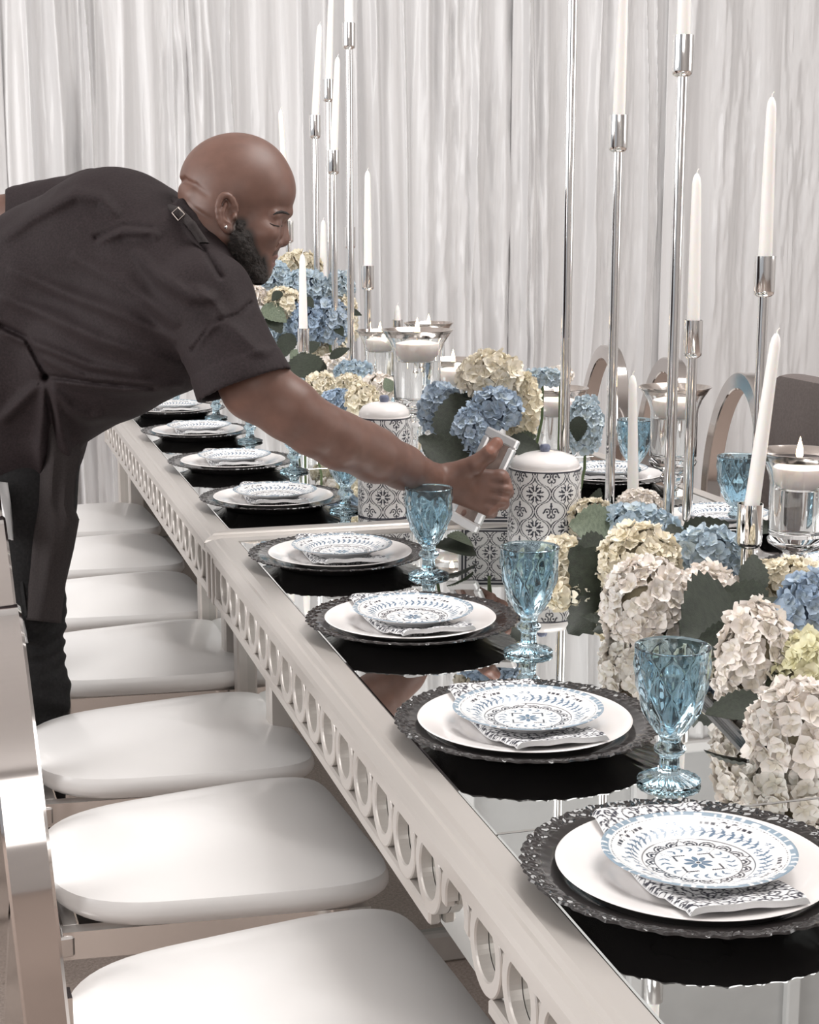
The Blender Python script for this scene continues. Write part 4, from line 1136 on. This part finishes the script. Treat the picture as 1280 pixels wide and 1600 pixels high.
mu = hm & (poly2(px, py, [(416, 403), (424, 397), (434, 394)]) < 3.2) & (np.abs(G[:, 1]) < 26); col[mu] *= .35
col[(px > 640) & (poly2(px, py, [(768, 700), (778, 692)]) < 9)] = (.23, .105, .075)
kn_ = (px > 755) & (poly2(px, py, [(795, 742), (797, 762), (790, 786), (770, 806)]) < 9); col[kn_] = (.20, .105, .08)
person_mesh('body', bV, bF, 'skin', man, col)
def beard(P):
    H = head(P); px, py = pix(P); r = beard_region(px, py)
    n = vnoise(P*260, 5)*.0022+vnoise(P*120, 6)*.0028+vnoise(P*600, 8)*.0010
    t = np.clip(-r/16, 0, 1)**.8*.0075
    return np.maximum(smax(H-t-n*np.clip(t/.004, 0, 1)+.0012, r*HK*.5, .002), (P[:, 1]-2.86))
v, f = grow(beard, q(340, 460, 2.9)*np.array([1, 0, 1])+np.array([0, 2.64, 0]), np.array([q(430, 0, 2.75)[0], 2.88, q(0, 335, 2.7)[2]]), .0017)
person_mesh('beard', v, f, 'beard_hair', man)
def surf(px, py, D0=2.45, f=None, lift=0.0):
    """first point of the body along the line of sight through a pixel, in world space relative to the man"""
    f = f or body; D = D0
    for _ in range(60):
        dd = f(q(px, py, D)[None])[0]
        if dd < .0004: break
        D += max(dd*.8, .0004)
    return q(px, py, D-lift) @ CAMM.T+CPOS-np.array(man.location), D
def on_head(u, w_, v): y = HD+(w_+.07*(u-370))*HK; return np.array([(u-640)*HK, y, (800-v)*HK]) @ CAMM.T+CPOS-np.array(man.location)
MB().tube([surf(*p_, f=head)[0] for p_ in ((427, 335.5), (433, 332.5), (440, 331), (447, 332.5), (452, 335))], [.0008, .0022, .0026, .0022, .0010], 8).build('eyebrow', MATS['beard_hair'], man)
MB().tube([surf(*p_, f=head)[0] for p_ in ((422, 349), (428, 352), (435, 353.5), (441, 353))], [.0006, .0012, .0013, .0007], 6).build('eyelashes', MATS['beard_hair'], man)
obj('ear_stud', MB().lathe([(.0003, -.0032), (.0022, -.0022), (.0032, 0), (.0022, .0022), (.0003, .0032)], 16).mesh('ear_stud', MATS['chrome']), man, surf(353, 355, f=head, lift=.001)[0])
# ---- shirt
HEMC = q(382, 603, 2.62); HEMN = np.array([.351, 0.0, -.936]); HEMN /= np.linalg.norm(HEMN)
FOLDS = [([(0, 378), (51, 338), (117, 303), (156, 309), (186, 338)], 10, .007), ([(152, 377), (191, 361), (236, 362), (250, 372)], 7, .006),
         ([(212, 384), (222, 402), (250, 432), (297, 463), (340, 468)], 9, .008), ([(12, 418), (98, 456), (195, 494), (275, 534)], 9, .006),
         ([(0, 462), (78, 494), (156, 532), (235, 556), (285, 572)], 9, .006), ([(110, 398), (160, 425), (215, 455), (280, 510)], 10, .005),
         ([(0, 517), (60, 540), (140, 572), (230, 588)], 7, .006), ([(60, 556), (130, 590), (210, 602), (290, 602)], 6, .006),
         ([(70, 590), (120, 600), (190, 612), (270, 610)], 6, .005), ([(345, 500), (372, 520), (400, 545), (425, 552)], 9, .005),
         ([(300, 545), (318, 520), (345, 500)], 6, .004), ([(300, 445), (330, 470), (352, 500)], 8, .005), ([(70, 592), (68, 640), (62, 700), (66, 750)], 6, .006),
         ([(72, 595), (88, 640), (100, 690), (112, 725)], 7, .007), ([(74, 596), (110, 640), (140, 655), (165, 650)], 8, .006), ([(60, 600), (20, 640), (0, 660)], 8, .006)]
GROOVES = [([(0, 508), (40, 528), (72, 588)], 4, .006), ([(72, 588), (150, 598), (240, 606)], 3.5, .005), ([(290, 352), (320, 392), (345, 432)], 4, .004), ([(300, 548), (330, 505), (372, 492), (392, 474)], 3, .003), ([(72, 592), (82, 660), (75, 740)], 6, .007), ([(150, 372), (195, 352), (238, 356)], 4, .004)]
def shirt(P):
    px, py = pix(P)
    d = chain(P, [(290, 425, 2.80, 96), (262, 440, 2.82, 118), (180, 402, 2.90, 132), (95, 455, 2.96, 138), (20, 560, 3.0, 138), (0, 640, 3.02, 132)], .03)
    d = smin(d, chain(P, [(250, 508, 2.78, 112), (165, 545, 2.86, 112), (105, 590, 2.94, 100)], .02), .04)
    d = smin(d, chain(P, [(300, 440, 2.72, 62), (322, 468, 2.67, 72)], .02), .04)
    d = smin(d, chain(P, [(240, 350, 2.98, 62), (150, 330, 3.06, 62), (40, 340, 3.13, 52)], .02), .03)      # far shoulder and sleeve
    d = np.where((P[:, 1] > 3.03) & (py < 380) & (px < 40), np.maximum(d, (8-px)*.0012), d)
    # skirt of the shirt over the hips
    sk = chain(P, [(20, 620, 3.0, 122), (40, 690, 3.0, 92)], .02); sk = smin(sk, chain(P, [(95, 620, 2.92, 62), (85, 690, 2.92, 40)], .02), .03)
    hem = (py-(748+.10*(px-20)))*.0012
    d = smax(smin(d, sk, .03), hem, .004)
    # near sleeve with turned hem
    ax = (P-HEMC) @ HEMN
    s = chain(P, [(322, 470, 2.67, 72), (384, 606, 2.62, 73), (400, 640, 2.62, 74)], .01)
    s = s-.0022*(np.clip((ax+.042)/.003, 0, 1))
    arm_in = chain(P, [(330, 470, 2.67, 40), (384, 606, 2.62, 68.5), (400, 640, 2.62, 70)], .01)
    s = np.maximum(s, ax); 
    d = smin(d, s, .022*np.clip(-ax/.06, .05, 1))
    d = np.where(ax > -.03, np.maximum(d, np.where((px > 290) & (py > 540), -arm_in, -9)), d)
    # collar opening
    fo = 0
    nr = P[:, 1] < 2.97
    for pts, w_, a in FOLDS: fo = fo+fold_at(px, py, pts, w_, 2.1*a)
    for pts, w_, a in GROOVES: fo = fo-2.0*a*np.exp(-(poly2(px, py, pts)/w_)**2)
    return (d-fo*nr-.0015*vnoise(P*26, 3))*.85
lo = np.array([q(-60, 0, 3.1)[0], 2.50, q(0, 775, 2.9)[2]]); hi = np.array([q(475, 0, 2.7)[0], 3.30, q(0, 245, 2.9)[2]])
v, f = grow(shirt, lo, hi, .0036)
sh = person_mesh('shirt', v, f, 'shirt_cloth', man)
def tubeP(pts, r, n=10): return MB().tube([q(*p) @ CAMM.T+CPOS-np.array(man.location) for p in pts], r, n)
NK = [(*p_, surf(*p_, f=head)[1]) for p_ in ((286, 321), (300, 342), (318, 368), (333, 393), (344, 415))]
def collar(P):
    d = chain(P, [(272, 314, NK[0][2]+.05, 6)]+[(x, y, D+.004, 10) for x, y, D in NK]+[(350, 428, NK[-1][2]+.04, 8)], .006)
    d = smin(d, chain(P, [(x-12, y+9, D+.006, 12) for x, y, D in NK], .006), .008)
    return d-.001*vnoise(P*60, 2)
v, f = grow(collar, np.array([q(240, 0, 2.9)[0], 2.64, q(0, 460, 2.8)[2]]), np.array([q(370, 0, 2.8)[0], 2.90, q(0, 300, 2.7)[2]]), .0024)
person_mesh('collar', v, f, 'shirt_cloth', man)
# neck strap of the apron with its slider
st_ = person_mesh('apron_strap', *grow(lambda P: chain(P, [(256, 322, 2.80, 6), (279, 330, 2.705, 7), (300, 352, 2.675, 7), (322, 384, 2.672, 7)], .003), np.array([q(240, 0, 2.9)[0], 2.64, q(0, 400, 2.8)[2]]), np.array([q(340, 0, 2.8)[0], 2.82, q(0, 305, 2.7)[2]]), .0026), 'apron_cloth', man)
bk = [(269, 333, 2.690), (279, 324, 2.690), (289, 335, 2.680), (279, 345, 2.680), (269, 333, 2.690)]
tubeP(bk, .0016, 6).build('strap_slider', MATS['silver_band'], man)
# ---- trousers: both legs down to the floor
L1 = [(45, 660, 3.0, 92), (48, 780, 2.99, 66), (52, 960, 2.985, 45), (58, 1080, 2.98, 45), (62, 1200, 2.98, 42)]
foot1 = wl(.10, 2.975, .07)
def trousers(P):
    px, py = pix(P)
    d = chain(P, L1, .03)
    d = smin(d, d_cap(P, q(62, 1200, 2.98), foot1, .049, .040), .02)
    d = smin(d, d_cap(P, q(-20, 690, 3.10), wl(-.17, 3.12, .45), .092, .060), .04); d = smin(d, d_cap(P, wl(-.17, 3.12, .45), wl(-.19, 3.13, .07), .060, .044), .02)
    wr = .0035*np.sin((py+.25*(px-60)+6*np.sin(px*.07))*2*PI/23)*np.exp(-((py-1000)/55)**2)
    wr = wr+.0025*np.sin((py-.2*px)*2*PI/37)*np.exp(-((py-1120)/60)**2)
    return (d-wr-.0012*vnoise(P*30, 4))*.9
v, f = grow(trousers, np.array([-1.20, 2.80, -1.30]), np.array([q(160, 0, 3)[0], 3.50, q(0, 640, 2.9)[2]]), .0055)
person_mesh('trousers', v, f, 'denim', man)
def shoe(c, yaw):
    o = wl(*c); fw = wl(c[0]+math.cos(yaw), c[1]+math.sin(yaw), c[2])-o; up = wl(c[0], c[1], c[2]+1)-o
    def fn(P):
        d = smin(d_cap(P, o+up*.045-fw*.05, o+up*.038+fw*.12, .042, .036), d_cap(P, o+up*.05-fw*.04, o+up*.10-fw*.02, .042, .040), .02)
        return smax(d, -((P-o) @ up)+.002, .004)
    return grow(fn, o-.24, o+.24, .006)
for nm, c in (('shoe', (.10, 2.975, 0)), ('shoe', (-.19, 3.13, 0))):
    person_mesh(nm, *shoe(c, 0.1), 'shoe_leather', man)
# ---- apron panel hanging from the waist
def sheet(rows, name, m, parent, n=16, amp=.004, thick=.003):
    """rows: (y, xl, xr, D) in photo pixels; bulges toward the viewer"""
    R_ = np.array(rows, float); t = np.linspace(0, 1, 46); src = np.linspace(0, 1, len(R_)); I = np.stack([np.interp(t, src, R_[:, k]) for k in range(4)], 1)
    V = []
    for i, (y, xl, xr, D) in enumerate(I):
        for j in range(n):
            s = j/(n-1); x = xl+(xr-xl)*s
            V.append(q(x, y+6*s, D+.035*(2*s-1)**2+amp*math.sin(s*9+i*.16)+amp*.6*math.sin(s*17-i*.1)))
    V = np.array(V) @ CAMM.T+CPOS-np.array(parent.location)
    o = obj(name, mk_mesh(name, V, grid_faces(46, n), MATS[m]), parent)
    so = o.modifiers.new('thickness', 'SOLIDIFY'); so.thickness = thick
    return o
sheet([(588, 62, 82, 2.868), (640, 58, 108, 2.865), (700, 58, 128, 2.875), (745, 58, 118, 2.885), (785, 56, 116, 2.89), (806, 54, 124, 2.89), (850, 48, 116, 2.895), (905, 42, 103, 2.90), (945, 36, 98, 2.90), (968, 34, 96, 2.90)], 'apron_panel', 'apron_cloth', man)
sheet([(744, -60, 70, 2.93), (800, -40, 64, 2.93), (880, 0, 60, 2.93), (962, 24, 60, 2.925)], 'apron_panel', 'denim', man)
MB().box(-.006, .006, -.002, .002, -.010, .010, .001).build('care_label', mat('label_yellow', (.52, .52, .10), .6, var=.1), man, False, loc=dp(132, 668, 2.93)-np.array(man.location), rot=(.2, .4, .3))
tubeP([(-30, 505, 2.88), (8, 515, 2.868), (20, 528, 2.862), (22, 545, 2.862), (16, 560, 2.864)], .0022, 6).build('apron_tie', MATS['apron_cloth'], man)
tubeP([(22, 545, 2.862), (45, 565, 2.858), (70, 590, 2.856)], .003, 6).build('apron_tie', MATS['apron_cloth'], man)
# ---- cloth tucked at his hip
tw = empty('hand_towel', tuple(dp(8, 790, 2.86))); tag(tw, 'white cloth hanging at the leaning man\'s hip at the left edge', 'towel')
sheet([(748, -40, 12, 2.86), (780, -36, 17, 2.86), (810, -20, 20, 2.86), (838, 4, 21, 2.862)], 'cloth', 'towel_cloth', tw, amp=.006)
sheet([(965, 28, 40, 2.905), (985, 30, 43, 2.905), (999, 38, 45, 2.905)], 'cloth_corner', 'towel_cloth', tw, amp=.002)

# ---- the picture frame in his hand
TL, TR, BR, BL = [dp(755, 665, 3.045), dp(799, 683, 2.972), dp(752, 841, 2.965), dp(702, 808, 3.038)]
pf_c = (TL+TR+BR+BL)/4; ex = ((TR-TL)+(BR-BL))/2; ez = ((TL-BL)+(TR-BR))/2
fw_, fh_ = np.linalg.norm(ex), np.linalg.norm(ez); ex = ex/fw_; ez = ez-ex*(ez @ ex); ez /= np.linalg.norm(ez); ey = np.cross(ez, ex)
fr = bpy.data.objects.new('picture_frame', None); COL.objects.link(fr); fr.empty_display_size = .05
fr.matrix_world = Matrix(((ex[0], ey[0], ez[0], pf_c[0]), (ex[1], ey[1], ez[1], pf_c[1]), (ex[2], ey[2], ez[2], pf_c[2]), (0, 0, 0, 1)))
tag(fr, 'small silver picture frame held upright in the man\'s fist', 'picture frame')
W2, H2, bw = fw_/2, fh_/2, .018
MB().box(-W2, W2, -.001, .010, H2-bw, H2, .003).box(-W2, W2, -.001, .010, -H2, -H2+bw, .003).box(-W2, -W2+bw, -.001, .010, -H2+bw, H2-bw, .003).box(W2-bw, W2, -.001, .010, -H2+bw, H2-bw, .003).build('moulding', MATS['silver_picture_frame'], fr, False)
mat('photo_print', (.20, .15, .13), .25, var=.9, vscale=14, coat=.6)
MB().box(-W2+bw, W2-bw, .003, .005, -H2+bw, H2-bw).build('print', MATS['photo_print'], fr, False)
MB().box(-W2+.004, W2-.004, .006, .009, -H2+.004, H2-.004).build('backing', MATS['black_gloss'], fr, False)
